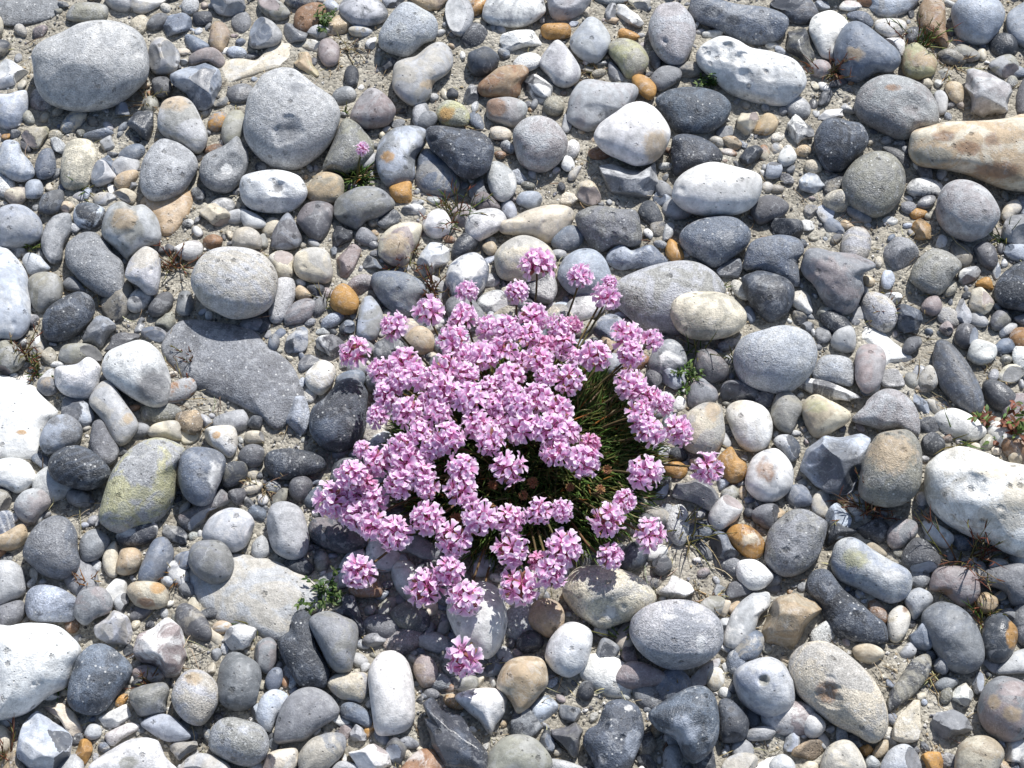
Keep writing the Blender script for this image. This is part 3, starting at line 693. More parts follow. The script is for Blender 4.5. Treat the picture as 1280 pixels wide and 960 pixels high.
# ---------------------------------------------------------------- materials
class NT:
    def __init__(s, name):
        s.m = bpy.data.materials.new(name); s.m.use_nodes = True
        s.t = s.m.node_tree; s.t.nodes.clear()
        s.out = s.n('OutputMaterial')
    def n(s, typ, **kw):
        nd = s.t.nodes.new('ShaderNode' + typ)
        for k, v in kw.items(): setattr(nd, k, v)
        return nd
    def set(s, sock, v):
        if hasattr(v, 'is_linked'): s.t.links.new(v, sock)
        elif v is not None: sock.default_value = v
    def math(s, op, a, b=None, c=None, clamp=False):
        nd = s.n('Math', operation=op, use_clamp=clamp)
        for i, v in enumerate((a, b, c)):
            if v is not None: s.set(nd.inputs[i], v)
        return nd.outputs[0]
    def mix(s, f, a, b, mode='MIX'):
        nd = s.n('Mix', data_type='RGBA', blend_type=mode)
        s.set(nd.inputs[0], f); s.set(nd.inputs[6], a); s.set(nd.inputs[7], b)
        return nd.outputs[2]
    def rng(s, v, a, b, c=0.0, d=1.0, smooth=True):
        nd = s.n('MapRange', interpolation_type='SMOOTHSTEP' if smooth else 'LINEAR')
        s.set(nd.inputs[0], v)
        for i, x in enumerate((a, b, c, d)): nd.inputs[i + 1].default_value = x
        return nd.outputs[0]
    def noise(s, vec, scale, detail=3, rough=.55, dist=0.0):
        nd = s.n('TexNoise'); s.set(nd.inputs['Vector'], vec)
        nd.inputs['Scale'].default_value = scale; nd.inputs['Detail'].default_value = detail
        nd.inputs['Roughness'].default_value = rough; nd.inputs['Distortion'].default_value = dist
        return nd.outputs[0]
    def voro(s, vec, scale, feature='F1'):
        nd = s.n('TexVoronoi', feature=feature); s.set(nd.inputs['Vector'], vec); nd.inputs['Scale'].default_value = scale
        return nd
    def attr(s, name): return s.n('Attribute', attribute_name=name)
    def bump(s, h, dist, strength=1.0):
        nd = s.n('Bump'); nd.inputs['Distance'].default_value = dist; nd.inputs['Strength'].default_value = strength
        s.set(nd.inputs['Height'], h); return nd.outputs[0]
    def grey(s, v):
        nd = s.n('CombineColor'); [s.set(nd.inputs[i], v) for i in range(3)]; return nd.outputs[0]

def stone_material():
    t = NT('beach_stone')
    pos = t.n('NewGeometry').outputs['Position']
    col, col2, prm, pc = t.attr('col'), t.attr('col2'), t.attr('prm'), t.attr('pc')
    sp = t.n('SeparateColor'); t.set(sp.inputs[0], prm.outputs['Color'])
    speck, mott, rough, pit = sp.outputs[0], sp.outputs[1], sp.outputs[2], prm.outputs['Alpha']
    n1 = t.noise(pos, 58, 5, .66, .8)
    n2 = t.noise(pos, 240, 4, .68)
    n3 = t.noise(pos, 1150, 2, .7)
    n4 = t.noise(pos, 130, 3, .6, 1.4)
    base = t.mix(t.math('MULTIPLY', t.rng(n1, .45, .57), mott), col.outputs['Color'], col2.outputs['Color'])
    vr = t.n('VectorRotate', rotation_type='AXIS_ANGLE'); t.set(vr.inputs['Vector'], pos); vr.inputs['Axis'].default_value = (.48, .62, .62)
    t.set(vr.inputs['Angle'], t.math('MULTIPLY', col.outputs['Alpha'], 6.283))
    wv = t.n('TexWave'); t.set(wv.inputs['Vector'], vr.outputs[0])
    for k_, v_ in (('Scale', 75), ('Distortion', 3.5), ('Detail', 3), ('Detail Scale', 1.2)): wv.inputs[k_].default_value = v_
    base = t.mix(t.math('MULTIPLY', t.rng(wv.outputs['Fac'], .55, .95), col2.outputs['Alpha']), base, t.mix(.75, base, col2.outputs['Color']))
    v = t.math('MULTIPLY', t.rng(n2, .25, .75, .64, 1.32, False), t.rng(n1, .2, .8, 1.22, .80, False))
    base = t.mix(1.0, base, t.grey(v), 'MULTIPLY')
    # thin pale veins and scuffs
    vein = t.math('MULTIPLY', t.rng(t.math('ABSOLUTE', t.math('SUBTRACT', n4, .5)), .012, .0, 0, 1), t.math('MULTIPLY', mott, .38))
    base = t.mix(vein, base, (.62, .61, .58, 1))
    # grains
    g = t.rng(n3, .33, .67, .45, 1.5, False)
    base = t.mix(t.math('MULTIPLY', speck, .62), base, t.mix(1.0, base, t.grey(g), 'MULTIPLY'))
    vo = t.voro(pos, 420)
    rsel = t.n('SeparateColor'); t.set(rsel.inputs[0], vo.outputs['Color'])
    fleck = t.math('MULTIPLY', t.rng(vo.outputs['Distance'], .30, .16, 0, 1), t.math('GREATER_THAN', rsel.outputs[0], .80))
    base = t.mix(t.math('MULTIPLY', fleck, t.math('MULTIPLY', speck, .75)), base, (.66, .66, .64, 1))
    darkf = t.math('MULTIPLY', t.rng(vo.outputs['Distance'], .26, .12, 0, 1), t.math('LESS_THAN', rsel.outputs[0], .10))
    base = t.mix(t.math('MULTIPLY', darkf, .55), base, (.07, .065, .06, 1))
    # stains with a shape of their own
    pn = t.math('ADD', t.math('MULTIPLY', t.math('SUBTRACT', n4, .5), .9), t.math('MULTIPLY', t.math('SUBTRACT', n2, .5), .9))
    pf = t.rng(t.math('ADD', pc.outputs['Alpha'], pn), .34, .80)
    pf = t.math('MULTIPLY', pf, t.rng(pc.outputs['Alpha'], .02, .12))
    pcol = t.mix(1.0, pc.outputs['Color'], t.grey(v), 'MULTIPLY')
    base = t.mix(t.math('MULTIPLY', pf, .80), base, pcol)
    # sand dust caught in the pores
    dust = t.rng(t.math('ADD', n4, t.math('MULTIPLY', t.math('SUBTRACT', n3, .5), .25)), .55, .66, 0, .42)
    base = t.mix(dust, base, t.mix(.62, base, (.57, .575, .575, 1)))
    vp = t.voro(pos, 150)
    vs = t.n('SeparateColor'); t.set(vs.inputs[0], vp.outputs['Color'])
    pits = t.math('MULTIPLY', t.rng(t.math('ADD', vp.outputs['Distance'], t.math('MULTIPLY', n2, .5)), .62, .34, 0, 1), t.math('MULTIPLY', pit, t.math('GREATER_THAN', vs.outputs[0], .62)))
    chips = t.math('MULTIPLY', t.rng(t.math('ADD', vp.outputs['Distance'], t.math('MULTIPLY', n3, .45)), .50, .32, 0, 1), t.math('GREATER_THAN', vs.outputs[1], .86))
    base = t.mix(t.math('MULTIPLY', chips, .5), base, t.mix(1.0, base, (.30, .28, .26, 1), 'MULTIPLY'))
    h = t.math('ADD', t.math('MULTIPLY', n2, t.math('MULTIPLY_ADD', speck, .75, .25)), t.math('MULTIPLY', n3, t.math('MULTIPLY_ADD', speck, .55, .16)))
    h = t.math('SUBTRACT', h, t.math('MULTIPLY', pits, 1.6))
    h = t.math('SUBTRACT', h, t.math('MULTIPLY', darkf, .5))
    h = t.math('SUBTRACT', h, t.math('MULTIPLY', chips, .9))
    b = t.n('BsdfPrincipled')
    t.set(b.inputs['Base Color'], base)
    t.set(b.inputs['Roughness'], t.math('MULTIPLY_ADD', n2, .25, t.math('SUBTRACT', rough, .12), True))
    b.inputs['Specular IOR Level'].default_value = .45
    t.set(b.inputs['Normal'], t.bump(h, .0011, .8))
    t.t.links.new(b.outputs[0], t.out.inputs[0])
    return t.m

def sand_material():
    t = NT('shelly_sand')
    pos = t.n('NewGeometry').outputs['Position']
    n1, n2, n3 = t.noise(pos, 26, 5, .6), t.noise(pos, 420, 4, .7), t.noise(pos, 120, 5, .65)
    base = t.mix(t.rng(n1, .35, .68), (.31, .285, .235, 1), (.44, .415, .355, 1))
    vo = t.voro(pos, 620)
    s = t.n('SeparateColor'); t.set(s.inputs[0], vo.outputs['Color'])
    base = t.mix(.65, base, t.mix(1.0, base, t.grey(t.rng(s.outputs[0], 0, 1, .45, 1.45, False)), 'MULTIPLY'))
    base = t.mix(t.rng(n3, .56, .70, 0, .55), base, (.17, .14, .10, 1))
    h = t.math('ADD', t.math('MULTIPLY', n3, 1.5), t.math('SUBTRACT', t.math('MULTIPLY', n2, .7), t.math('MULTIPLY', vo.outputs['Distance'], .6)))
    b = t.n('BsdfPrincipled'); t.set(b.inputs['Base Color'], base)
    b.inputs['Roughness'].default_value = .95; b.inputs['Specular IOR Level'].default_value = .15
    t.set(b.inputs['Normal'], t.bump(h, .0016, .9))
    t.t.links.new(b.outputs[0], t.out.inputs[0])
    return t.m

def plant_material(name, transl=.25, rough=.6):
    """colour from the col attribute, with light coming through thin leaves"""
    t = NT(name)
    pos = t.n('NewGeometry').outputs['Position']
    c = t.attr('col').outputs['Color']
    c = t.mix(1.0, c, t.grey(t.rng(t.noise(pos, 500, 3), .3, .7, .75, 1.25, False)), 'MULTIPLY')
    b = t.n('BsdfPrincipled'); t.set(b.inputs['Base Color'], c); b.inputs['Roughness'].default_value = rough
    b.inputs['Specular IOR Level'].default_value = .3
    tr = t.n('BsdfTranslucent'); t.set(tr.inputs[0], c)
    mx = t.n('MixShader'); mx.inputs[0].default_value = transl
    t.t.links.new(b.outputs[0], mx.inputs[1]); t.t.links.new(tr.outputs[0], mx.inputs[2])
    t.t.links.new(mx.outputs[0], t.out.inputs[0])
    return t.m

def petal_material(name, tint):
    t = NT(name)
    s = t.attr('along').outputs['Fac']
    tc = t.n('TexCoord').outputs['Object']
    inf = t.n('ObjectInfo')
    r = t.n('ValToRGB'); t.set(r.inputs[0], s)
    e = r.color_ramp.elements
    e[0].position, e[0].color = 0.0, (.68, .18, .40, 1)
    e[1].position, e[1].color = 1.0, (.95, .90, .94, 1)
    for p, cc in ((.24, (.78, .31, .58, 1)), (.42, (.85, .48, .75, 1)), (.72, (.90, .64, .86, 1))):
        x = r.color_ramp.elements.new(p); x.color = cc
    hs = t.n('HueSaturation'); t.set(hs.inputs['Color'], t.mix(1.0, r.outputs[0], (*tint, 1), 'MULTIPLY'))
    t.set(hs.inputs['Hue'], t.math('MULTIPLY_ADD', inf.outputs['Random'], .022, .489))
    t.set(hs.inputs['Saturation'], t.math('MULTIPLY_ADD', inf.outputs['Random'], .25, .84))
    t.set(hs.inputs['Value'], t.math('MULTIPLY_ADD', t.noise(tc, 900, 3), .3, .88))
    b = t.n('BsdfPrincipled'); t.set(b.inputs['Base Color'], hs.outputs[0]); b.inputs['Roughness'].default_value = .55
    b.inputs['Specular IOR Level'].default_value = .3
    tr = t.n('BsdfTranslucent'); t.set(tr.inputs[0], hs.outputs[0])
    mx = t.n('MixShader'); mx.inputs[0].default_value = .38
    t.t.links.new(b.outputs[0], mx.inputs[1]); t.t.links.new(tr.outputs[0], mx.inputs[2])
    t.t.links.new(mx.outputs[0], t.out.inputs[0])
    return t.m

M_STONE, M_SAND = stone_material(), sand_material()
M_LEAF, M_STEM = plant_material('thrift_leaf', .3, .5), plant_material('dry_stalk', .12, .75)
M_PETAL, M_FADED = petal_material('thrift_petal', (1, 1, 1)), petal_material('thrift_petal_faded', (.90, .68, .76))

# ---------------------------------------------------------------- the beach itself
def ground_height(x, y):
    return .0004 + (.0012 * np.sin(x * 41 + 1.3) * np.sin(y * 37 + .4) + .0009 * np.sin(x * 97 + y * 61) + .0007 * np.sin(x * 170 - y * 143 + 2)
            + .0005 * np.sin(x * 420 + 1) * np.sin(y * 390 + x * 150))
def build_ground():
    core = np.linspace(-.75, .75, 430)
    outer = np.array([1., 1.4, 2.2, 4, 8, 16, 32, 60])
    ax = np.concatenate([-outer[::-1], core, outer])
    X, Y = np.meshgrid(ax, ax, indexing='ij')
    n = len(ax)
    fade = np.clip((2 - np.maximum(abs(X), abs(Y))) / 1.2, 0, 1)
    Z = ground_height(X, Y) * fade + rng.normal(0, .00028, X.shape) * fade
    I = np.arange(n * n).reshape(n, n)
    F = np.stack([I[:-1, :-1], I[1:, :-1], I[1:, 1:], I[:-1, 1:]], -1).reshape(-1, 4)
    me = make_mesh('ground', np.stack([X, Y, Z], -1).reshape(-1, 3), F, M_SAND)
    tag(link(bpy.data.objects.new('ground', me)), 'pale shelly sand of the beach under the pebbles', 'sand', kind='structure')
build_ground()

# ---------------------------------------------------------------- stones
PAL = dict(w=(.69, .685, .665), c=(.56, .505, .40), g1=(.385, .391, .40), g2=(.205, .212, .226), g3=(.115, .116, .125), k=(.052, .057, .068),
           b1=(.38, .415, .475), b2=(.15, .175, .22), t=(.42, .325, .215), o=(.42, .235, .075), r=(.25, .145, .085), p=(.31, .26, .255),
           G=(.265, .257, .215), y=(.38, .37, .225))
WORD = dict(w='white', c='cream', g1='light grey', g2='grey', g3='dark grey', k='blackish', b1='pale blue', b2='slate blue', t='tan',
            o='ochre', r='brown', p='mauve grey', G='olive grey', y='yellowish')

def parse():
    out = []
    for (tx, ty), txt in TILES.items():
        cv = lambda x, y: np.array([tx * 320 + x / 4, ty * 240 + y / 4])
        for ln in txt.strip().splitlines():
            col, fl, pts, lab, feats = ln.split('|')
            P = np.array([cv(*map(float, q.split(','))) for q in pts.split()])
            fs = []
            for f in feats.split(';'):
                if not f: continue
                k, rest = f.split(' ')
                v = rest.split(',')
                q = cv(float(v[0]), float(v[1]))
                fs.append(('d', q, float(v[2]) / 4, float(v[3])) if k == 'd' else ('p', q, float(v[2]) / 4, float(v[3]) / 4, v[4]))
            out.append(dict(col=col.split('+'), fl=fl, P=P, lab=lab, feats=fs))
    return out

def poly_stats(P):
    x, y = P[:, 0], P[:, 1]; x1, y1 = np.roll(x, -1), np.roll(y, -1)
    cr = x * y1 - x1 * y; A = cr.sum() / 2
    c = np.array([((x + x1) * cr).sum(), ((y + y1) * cr).sum()]) / (6 * A)
    X, Y = x - c[0], y - c[1]; X1, Y1 = np.roll(X, -1), np.roll(Y, -1)
    cr = X * Y1 - X1 * Y
    sxx = ((X * X + X * X1 + X1 * X1) * cr).sum() / 12 / A; syy = ((Y * Y + Y * Y1 + Y1 * Y1) * cr).sum() / 12 / A
    sxy = ((X * Y1 + 2 * X * Y + 2 * X1 * Y1 + X1 * Y) * cr).sum() / 24 / A
    return abs(A), c, 4 * np.array([[sxx, sxy], [sxy, syy]])

def curve_outline(P, angular):
    n = len(P); out = []
    for i in range(n):
        p0, p1, p2, p3 = P[i - 1], P[i], P[(i + 1) % n], P[(i + 2) % n]
        for t in np.linspace(0, 1, 8, endpoint=False):
            cr = .5 * (2 * p1 + (p2 - p0) * t + (2 * p0 - 5 * p1 + 4 * p2 - p3) * t * t + (3 * p1 - p0 - 3 * p2 + p3) * t ** 3)
            out.append(cr * (1 - .55 * angular) + (p1 + (p2 - p1) * t) * .55 * angular)
    return np.array(out)

def sqrtm(S):
    w, U = np.linalg.eigh(S); return U @ np.diag(np.sqrt(np.maximum(w, 1e-12))) @ U.T

def stone_geometry(s, sub):
    """a rounded or split stone whose outline is the traced one, resting on the sand"""
    fl = s['fl']; ang = 'a' in fl; flat = 'f' in fl
    P = s['P'].copy(); P[:, 1] = 960 - P[:, 1]               # y upwards
    P = curve_outline(P, ang)
    A, c0, S = poly_stats(P)
    emb = .06 if flat else (1.0 if '^' in fl else (.12 if '_' in fl else rng.uniform(.42, .62)))
    kz = .40 if flat else rng.uniform(.80, 1.0)
    c = kz * math.sqrt(np.linalg.eigvalsh(S)[0]) * MMPX
    for _ in range(3):
        zc = emb * c
        C = ray_to_z(c0[0], 960 - c0[1], zc)
        D = (C - CAM) @ FWD
        xn, yn = (c0[0] - 640) / FPX, (c0[1] - 480) / FPX
        Pm = FPX / D * np.stack([RGT - xn * FWD, UPV - yn * FWD])
        Am, b = Pm[:, :2], Pm[:, 2]
        Ai = np.linalg.inv(Am)
        for _ in range(12):
            G = Ai @ (S - c * c * np.outer(b, b)) @ Ai.T
            w = np.linalg.eigvalsh(G)
            if w[0] > 0 and math.sqrt(w[0]) > .8 * c: break
            c *= .92
    Q = np.zeros((3, 3)); Q[:2, :2] = G; Q[2, 2] = c * c
    Qh = sqrtm(Q); L = sqrtm(S); Li = np.linalg.inv(L)
    R2 = Li @ (Pm @ Qh)
    r3 = np.cross(R2[0], R2[1]); r3 /= np.linalg.norm(r3)
    M = Qh @ np.stack([R2[0], R2[1], r3], 1)
    toward = -(FWD @ M[:, 2]) > 0
    # outline radius as a function of angle, in the rounded frame
    q = (P - c0) @ Li.T
    an = np.arctan2(q[:, 1], q[:, 0]); ra = np.hypot(q[:, 0], q[:, 1]); o = np.argsort(an); an, ra = an[o], ra[o]
    an = np.concatenate([an - 6.2831853, an, an + 6.2831853]); ra = np.tile(ra, 3)
    V, F = ico(sub); p = V.copy()
    sd = rng.uniform(0, 50, 3)
    lump = waves(p + sd, 2.3) * (.045 if not flat else .07) + waves(p + sd, 5.5) * .016 + waves(p, 13) * .006
    if 'z' in fl: lump += waves(p, 9) * .03
    p = p * (1 + lump * (1 - .6 * (1 - np.abs(p[:, 2:3]).ravel())))[:, None]
    if ang:
        for _ in range(rng.integers(7, 12)):
            nrm = rng.normal(size=3); nrm[2] = abs(nrm[2]) * (1 if toward else -1); nrm /= np.linalg.norm(nrm)
            d = rng.uniform(.58, .86)
            ex = np.maximum(p @ nrm - d, 0)
            p = p - (ex * .97)[:, None] * nrm + (ex > 0)[:, None] * nrm * (waves(p, 6) * .008)[:, None]
    else:
        sq = rng.uniform(.80, 1.0); p[:, 2] = np.sign(p[:, 2]) * np.abs(p[:, 2]) ** sq
        for _ in range(rng.integers(0, 3)):                   # worn flats
            nrm = rng.normal(size=3); nrm /= np.linalg.norm(nrm); d = rng.uniform(.82, .93)
            e = p @ nrm - d; ex = np.where(e > 0, e * .75, 0) ; p = p - ex[:, None] * nrm
    phi = np.arctan2(p[:, 1], p[:, 0])
    rr = np.interp(phi, an, ra)
    hor = np.clip(np.hypot(p[:, 0], p[:, 1]), 0, 1)
    k = 1 + (rr - 1) * np.clip(hor * 1.6, 0, 1)
    p[:, :2] *= k[:, None]
    front = (p[:, 2] > 0) == toward
    pc = np.zeros((len(p), 4))
    sg = 1 if toward else -1
    for f in s['feats']:
        pix = np.array([f[1][0], 960 - f[1][1]])
        uv0 = Li @ (pix - c0)
        dpx = ((p[:, :2] - uv0) @ L.T)
        if f[0] == 'd':
            an_ = rng.uniform(0, 3.14); ca, sa = math.cos(an_), math.sin(an_); st = rng.uniform(1.1, 1.5)
            d = np.hypot((dpx[:, 0] * ca + dpx[:, 1] * sa) / st, dpx[:, 1] * ca - dpx[:, 0] * sa) / (f[2] * 1.0) + waves(dpx[:, [0, 1, 1]] / f[2], 2.2) * .22 + waves(dpx[:, [0, 1, 1]] / f[2], 5) * .08
            wgt = np.clip(1 - d, 0, 1); wgt = wgt ** .7 * (wgt > 0); wgt = np.where(front, wgt, 0)
            p[:, 2] -= sg * wgt * f[3] * 1.15
        else:
            d = np.hypot(dpx[:, 0] / f[2], dpx[:, 1] / f[3]) + waves(p, 4) * .15
            wgt = np.where(front, np.clip(1.35 - .8 * d, 0, 1), 0)
            up = wgt > pc[:, 3]
            pc[up, :3] = PAL[f[4]]; pc[up, 3] = wgt[up]
    if s.get('chip'):
        for _ in range(1 + (rng.random() < .4)):
            nrm = np.array([rng.normal(0, .75), rng.normal(0, .75), sg * rng.uniform(.35, 1)]); nrm /= np.linalg.norm(nrm)
            d = rng.uniform(.60, .82)
            e = p @ nrm - d + waves(p, 5) * .03
            ex = np.maximum(e, 0)
            rad = np.sqrt(np.maximum(0, 1 - d * d)); dep = np.clip(ex / (1.02 - d), 0, 1)
            p = p - (ex * 1.0 + dep * .07 * rad + (ex > 0) * waves(p, 9) * .012)[:, None] * nrm
            hit = e > .004
            pc[hit, :3] = np.array(PAL[s['chip']]); pc[hit, 3] = 1.6
    W = p @ M.T
    if not toward: F = F
    # outward winding
    if np.linalg.det(M) < 0: F = F[:, ::-1]
    return W, F, C, A, pc

def stone_attrs(s, n, pc):
    jit = rng.normal(1, .09) * (1 + rng.normal(0, .009, 3))
    c1 = np.clip(np.array(PAL[s['col'][0]]) * jit, .02, .8)
    c2 = np.clip(np.array(PAL[s['col'][-1]]) * rng.normal(1, .08), .02, .8)
    if len(s['col']) == 1: c2 = np.clip(c1 * rng.uniform(.75, 1.3), .02, .8)
    fl = s['fl']
    pcm = pc[:, 3] > 1.5
    prm = (.95 if 's' in fl else rng.uniform(.04, .5), 1.0 if 'm' in fl else rng.uniform(.35, .65), .30 if 'g' in fl else rng.uniform(.42, .78), 1.0 if 'z' in fl else .0)
    f = lambda v, a: np.tile(np.append(v, a)[:4], (n, 1))
    band = rng.uniform(.3, .6) if rng.random() < .09 and not s.get('feats') else 0.0
    PR = np.tile(prm, (n, 1)); PR[pcm, 2] = .36; PR[pcm, 0] *= .3; PR[pcm, 3] = 0
    return dict(col=f(c1, rng.random()), col2=f(c2, band), prm=PR, pc=pc)

STONES = parse()
for s in STONES:
    s['A'], s['c'], s['S'] = poly_stats(s['P'])
    x0, y0 = np.maximum(s['P'].min(0), 0); x1, y1 = np.minimum(s['P'].max(0), [1280, 960])
    bb = np.prod(np.maximum(s['P'].max(0) - s['P'].min(0), 1))
    s['vis'] = s['A'] * max(0, x1 - x0) * max(0, y1 - y0) / bb
STONES.sort(key=lambda s: -s['vis'])
SINGLE, REST = STONES[:300], STONES[300:]
CHIPC = dict(g1=['g2', 'b2', 'g3', 'w'], g2=['g3', 'k', 'g1', 'b2'], g3=['k', 'g2', 'b1'], k=['g3', 'b2', 'b1'], b1=['g3', 'b2', 'k'], b2=['k', 'g3', 'b1'],
             w=['g2', 'p', 'g1'], c=['p', 'g2'], p=['r', 'g3'], G=['g3', 'p'])
for s in STONES:
    if s['col'][0] in CHIPC and not s['feats'] and 'f' not in s['fl'] and rng.random() < (.62 if 'a' in s['fl'] else .0 if s['lab'] else .45):
        s['chip'] = random.choice(CHIPC[s['col'][0]])

def stone_labels():
    marks = [s for s in SINGLE if s['lab']]
    used = set()
    for s in marks:
        l = s['lab']
        if len(l.split()) < 4: l += ' among grey shingle'
        assert l not in used, l
        s['label'] = l; used.add(l)
    for s in SINGLE:
        if s['lab']: continue
        w = np.sqrt(np.linalg.eigvalsh(s['S'])); a = math.sqrt(s['A'] / math.pi) * 2
        size = 'tiny' if a < 24 else 'small' if a < 33 else 'middling' if a < 44 else 'sizeable'
        shape = 'flat' if 'f' in s['fl'] else 'angular' if 'a' in s['fl'] else 'elongated' if w[1] > 1.55 * w[0] else 'rounded'
        what = 'flint chip' if 'a' in s['fl'] else 'pebble'
        c1, c2 = s['col'][0], s['col'][-1]
        word = WORD[c1] if c1 == c2 else WORD[c1] + ('' if c2 in ('g1', 'g2', 'g3') else ' and ' + WORD[c2])
        for m in sorted(marks, key=lambda m: np.hypot(*(m['c'] - s['c']))):
            l = f"{size} {word} {shape} {what} beside {m['lab']}"
            if len(l.split()) > 16: l = f"{size} {WORD[c1]} {what} beside {m['lab']}"
            if l not in used: break
        s['label'] = l; used.add(l)
stone_labels()

for s in SINGLE:
    r = math.sqrt(s['A'] / math.pi)
    sub = 5 if r > 48 else 4 if r > 19 else 3
    W, F, C, A, pc = stone_geometry(s, sub)
    name = 'flat_stone' if 'f' in s['fl'] else 'flint' if 'a' in s['fl'] else 'stone' if r > 32 else 'pebble'
    base = np.array([C[0], C[1], C[2] + W[:, 2].min()])
    me = make_mesh(name, W + C - base, F, M_STONE, True, stone_attrs(s, len(W), pc))
    o = link(bpy.data.objects.new(name, me)); o.location = base
    tag(o, s['label'], name.replace('_', ' '), 'stones and pebbles of the shingle beach')

class Heap:
    """many small pieces joined into one object"""
    def __init__(s): s.V, s.F, s.A, s.n = [], [], {}, 0
    def add(s, V, F, **at):
        s.V.append(V); s.F.append(F + s.n); s.n += len(V)
        for k, v in at.items(): s.A.setdefault(k, []).append(v)
    def build(s, name, mat, smooth=True):
        return make_mesh(name, np.concatenate(s.V), np.concatenate(s.F), mat, smooth, {k: np.concatenate(v) for k, v in s.A.items()})

heap = Heap()
for s in REST:
    W, F, C, A, pc = stone_geometry(s, 3)
    heap.add(W + C, F, **stone_attrs(s, len(W), pc))

# free space between the traced stones, on a half-size raster reaching past the frame
OX, OY, RW, RH = -420, -330, 1060, 830
occ = np.zeros((RH, RW), bool)
yy, xx = np.mgrid[0:RH, 0:RW]; px_ = xx * 2 + OX + 1.0; py_ = yy * 2 + OY + 1.0
def fill_poly(P):
    lo = np.maximum(((P.min(0) - [OX, OY]) / 2).astype(int) - 1, 0); hi = ((P.max(0) - [OX, OY]) / 2).astype(int) + 2
    X, Y = px_[lo[1]:hi[1], lo[0]:hi[0]], py_[lo[1]:hi[1], lo[0]:hi[0]]
    ins = np.zeros(X.shape, bool); n = len(P)
    for i in range(n):
        (x0, y0), (x1, y1) = P[i], P[(i + 1) % n]
        if y0 == y1: continue
        ins ^= ((y0 > Y) != (y1 > Y)) & (X < (x1 - x0) * (Y - y0) / (y1 - y0) + x0)
    occ[lo[1]:hi[1], lo[0]:hi[0]] |= ins
for s in STONES: fill_poly(s['P'])
occ |= ((px_ - 645) / 150) ** 2 + ((py_ - 570) / 125) ** 2 < 1           # the thrift cushion
sandmap = np.zeros((RH, RW))
for q in SAND.split():
    x, y, a, b = map(float, q.split(',')); a *= .88; b *= .88
    sandmap = np.maximum(sandmap, np.clip(1.4 - ((px_ - x) / a) ** 2 - ((py_ - y) / b) ** 2, 0, 1))

FILLC = ['g1'] * 20 + ['g2'] * 22 + ['g3'] * 14 + ['k'] * 12 + ['b1'] * 8 + ['b2'] * 14 + ['w'] * 12 + ['c'] * 8 + ['t'] * 5 + ['o'] * 1 + ['r'] * 4 + ['p'] * 6 + ['G'] * 8
def small_stone(px, py, r, sub):
    col = random.choice(FILLC); fl = random.choice(['', 's', 'a', '', 'm', 'g', 's'])
    V, F = ico(sub); p = V * (1 + waves(V, 2.5, 8) * .09)[:, None]
    if 'a' in fl or rng.random() < .4:
        for _ in range(6):
            nrm = rng.normal(size=3); nrm /= np.linalg.norm(nrm); ex = np.maximum(p @ nrm - rng.uniform(.45, .82), 0); p = p - (ex * .95)[:, None] * nrm
    D = FPX * MMPX
    a = r * MMPX; sc3 = np.array([a * rng.uniform(1.0, 1.6), a * rng.uniform(.75, 1.1), a * rng.uniform(.5, .85)])
    th = rng.uniform(0, 6.28); tl = rng.normal(0, .25)
    Rz = np.array([[math.cos(th), -math.sin(th), 0], [math.sin(th), math.cos(th), 0], [0, 0, 1]])
    Rx = np.array([[1, 0, 0], [0, math.cos(tl), -math.sin(tl)], [0, math.sin(tl), math.cos(tl)]])
    C = ray_to_z(px, py, sc3[2] * rng.uniform(.0, .45)); C[2] += ground_height(C[0], C[1])
    W = (p * sc3) @ Rx.T @ Rz.T + C
    c2 = random.choice(['w', 'g1', 'g2', 'k', 'c'])
    heap.add(W, F, **stone_attrs(dict(col=[col, c2], fl=fl), len(W), np.zeros((len(W), 4))))

def throw(n, rmin, rmax, tight, outside, power=1.0, sandpen=.93, lap=.18):
    """drop stones of falling size wherever there is still room"""
    cand = np.stack([rng.uniform(OX + 20, OX + 2 * RW - 20, n), rng.uniform(OY + 20, OY + 2 * RH - 20, n)], 1)
    rad = rmin + (rmax - rmin) * rng.random(n) ** power
    rad = np.sort(rad)[::-1]
    k = 0
    for (x, y), r in zip(cand, rad):
        inside = -15 < x < 1295 and -15 < y < 975
        if outside and inside: continue
        if outside and -1.5 * r < x < 1280 + 1.5 * r and -1.3 * r < y < 960 + 1.3 * r: continue
        i, j = int((y - OY) / 2), int((x - OX) / 2)
        if occ[i, j]: continue
        if not outside and rng.random() < sandmap[i, j] * sandpen: continue
        h = max(1, int(r * tight / 2))
        if i < h or j < h or i + h >= RH or j + h >= RW: continue
        if occ[i - h:i + h + 1:max(1, h // 2), j - h:j + h + 1:max(1, h // 2)].mean() > lap: continue
        g = int(r / 2) + 1
        lo_i, lo_j = max(0, i - g), max(0, j - g)
        occ[lo_i:i + g + 1, lo_j:j + g + 1] |= np.hypot(yy[lo_i:i + g + 1, lo_j:j + g + 1] - i, xx[lo_i:i + g + 1, lo_j:j + g + 1] - j) < r / 2 * .95
        small_stone(x, y, r, 3 if r > 24 else 2 if r > 6.5 else 1); k += 1
    return k
c1 = throw(2600, 22, 62, .85, True, 1.6)
c2 = throw(9000, 8, 22, .85, True)
c0 = throw(9000, 10, 23, .92, False, 1.2, .95, .38)
c3 = throw(16000, 6, 15, .74, False, 1.5)
c4 = throw(26000, 3.5, 8, .6, False, 1.2, .85)
print('fill stones', c1, c2, c3, c4)
me = heap.build('small_pebbles', M_STONE)
tag(link(bpy.data.objects.new('small_pebbles', me)), 'small mixed pebbles and gravel filling gaps between the larger stones', 'gravel', kind='stuff')

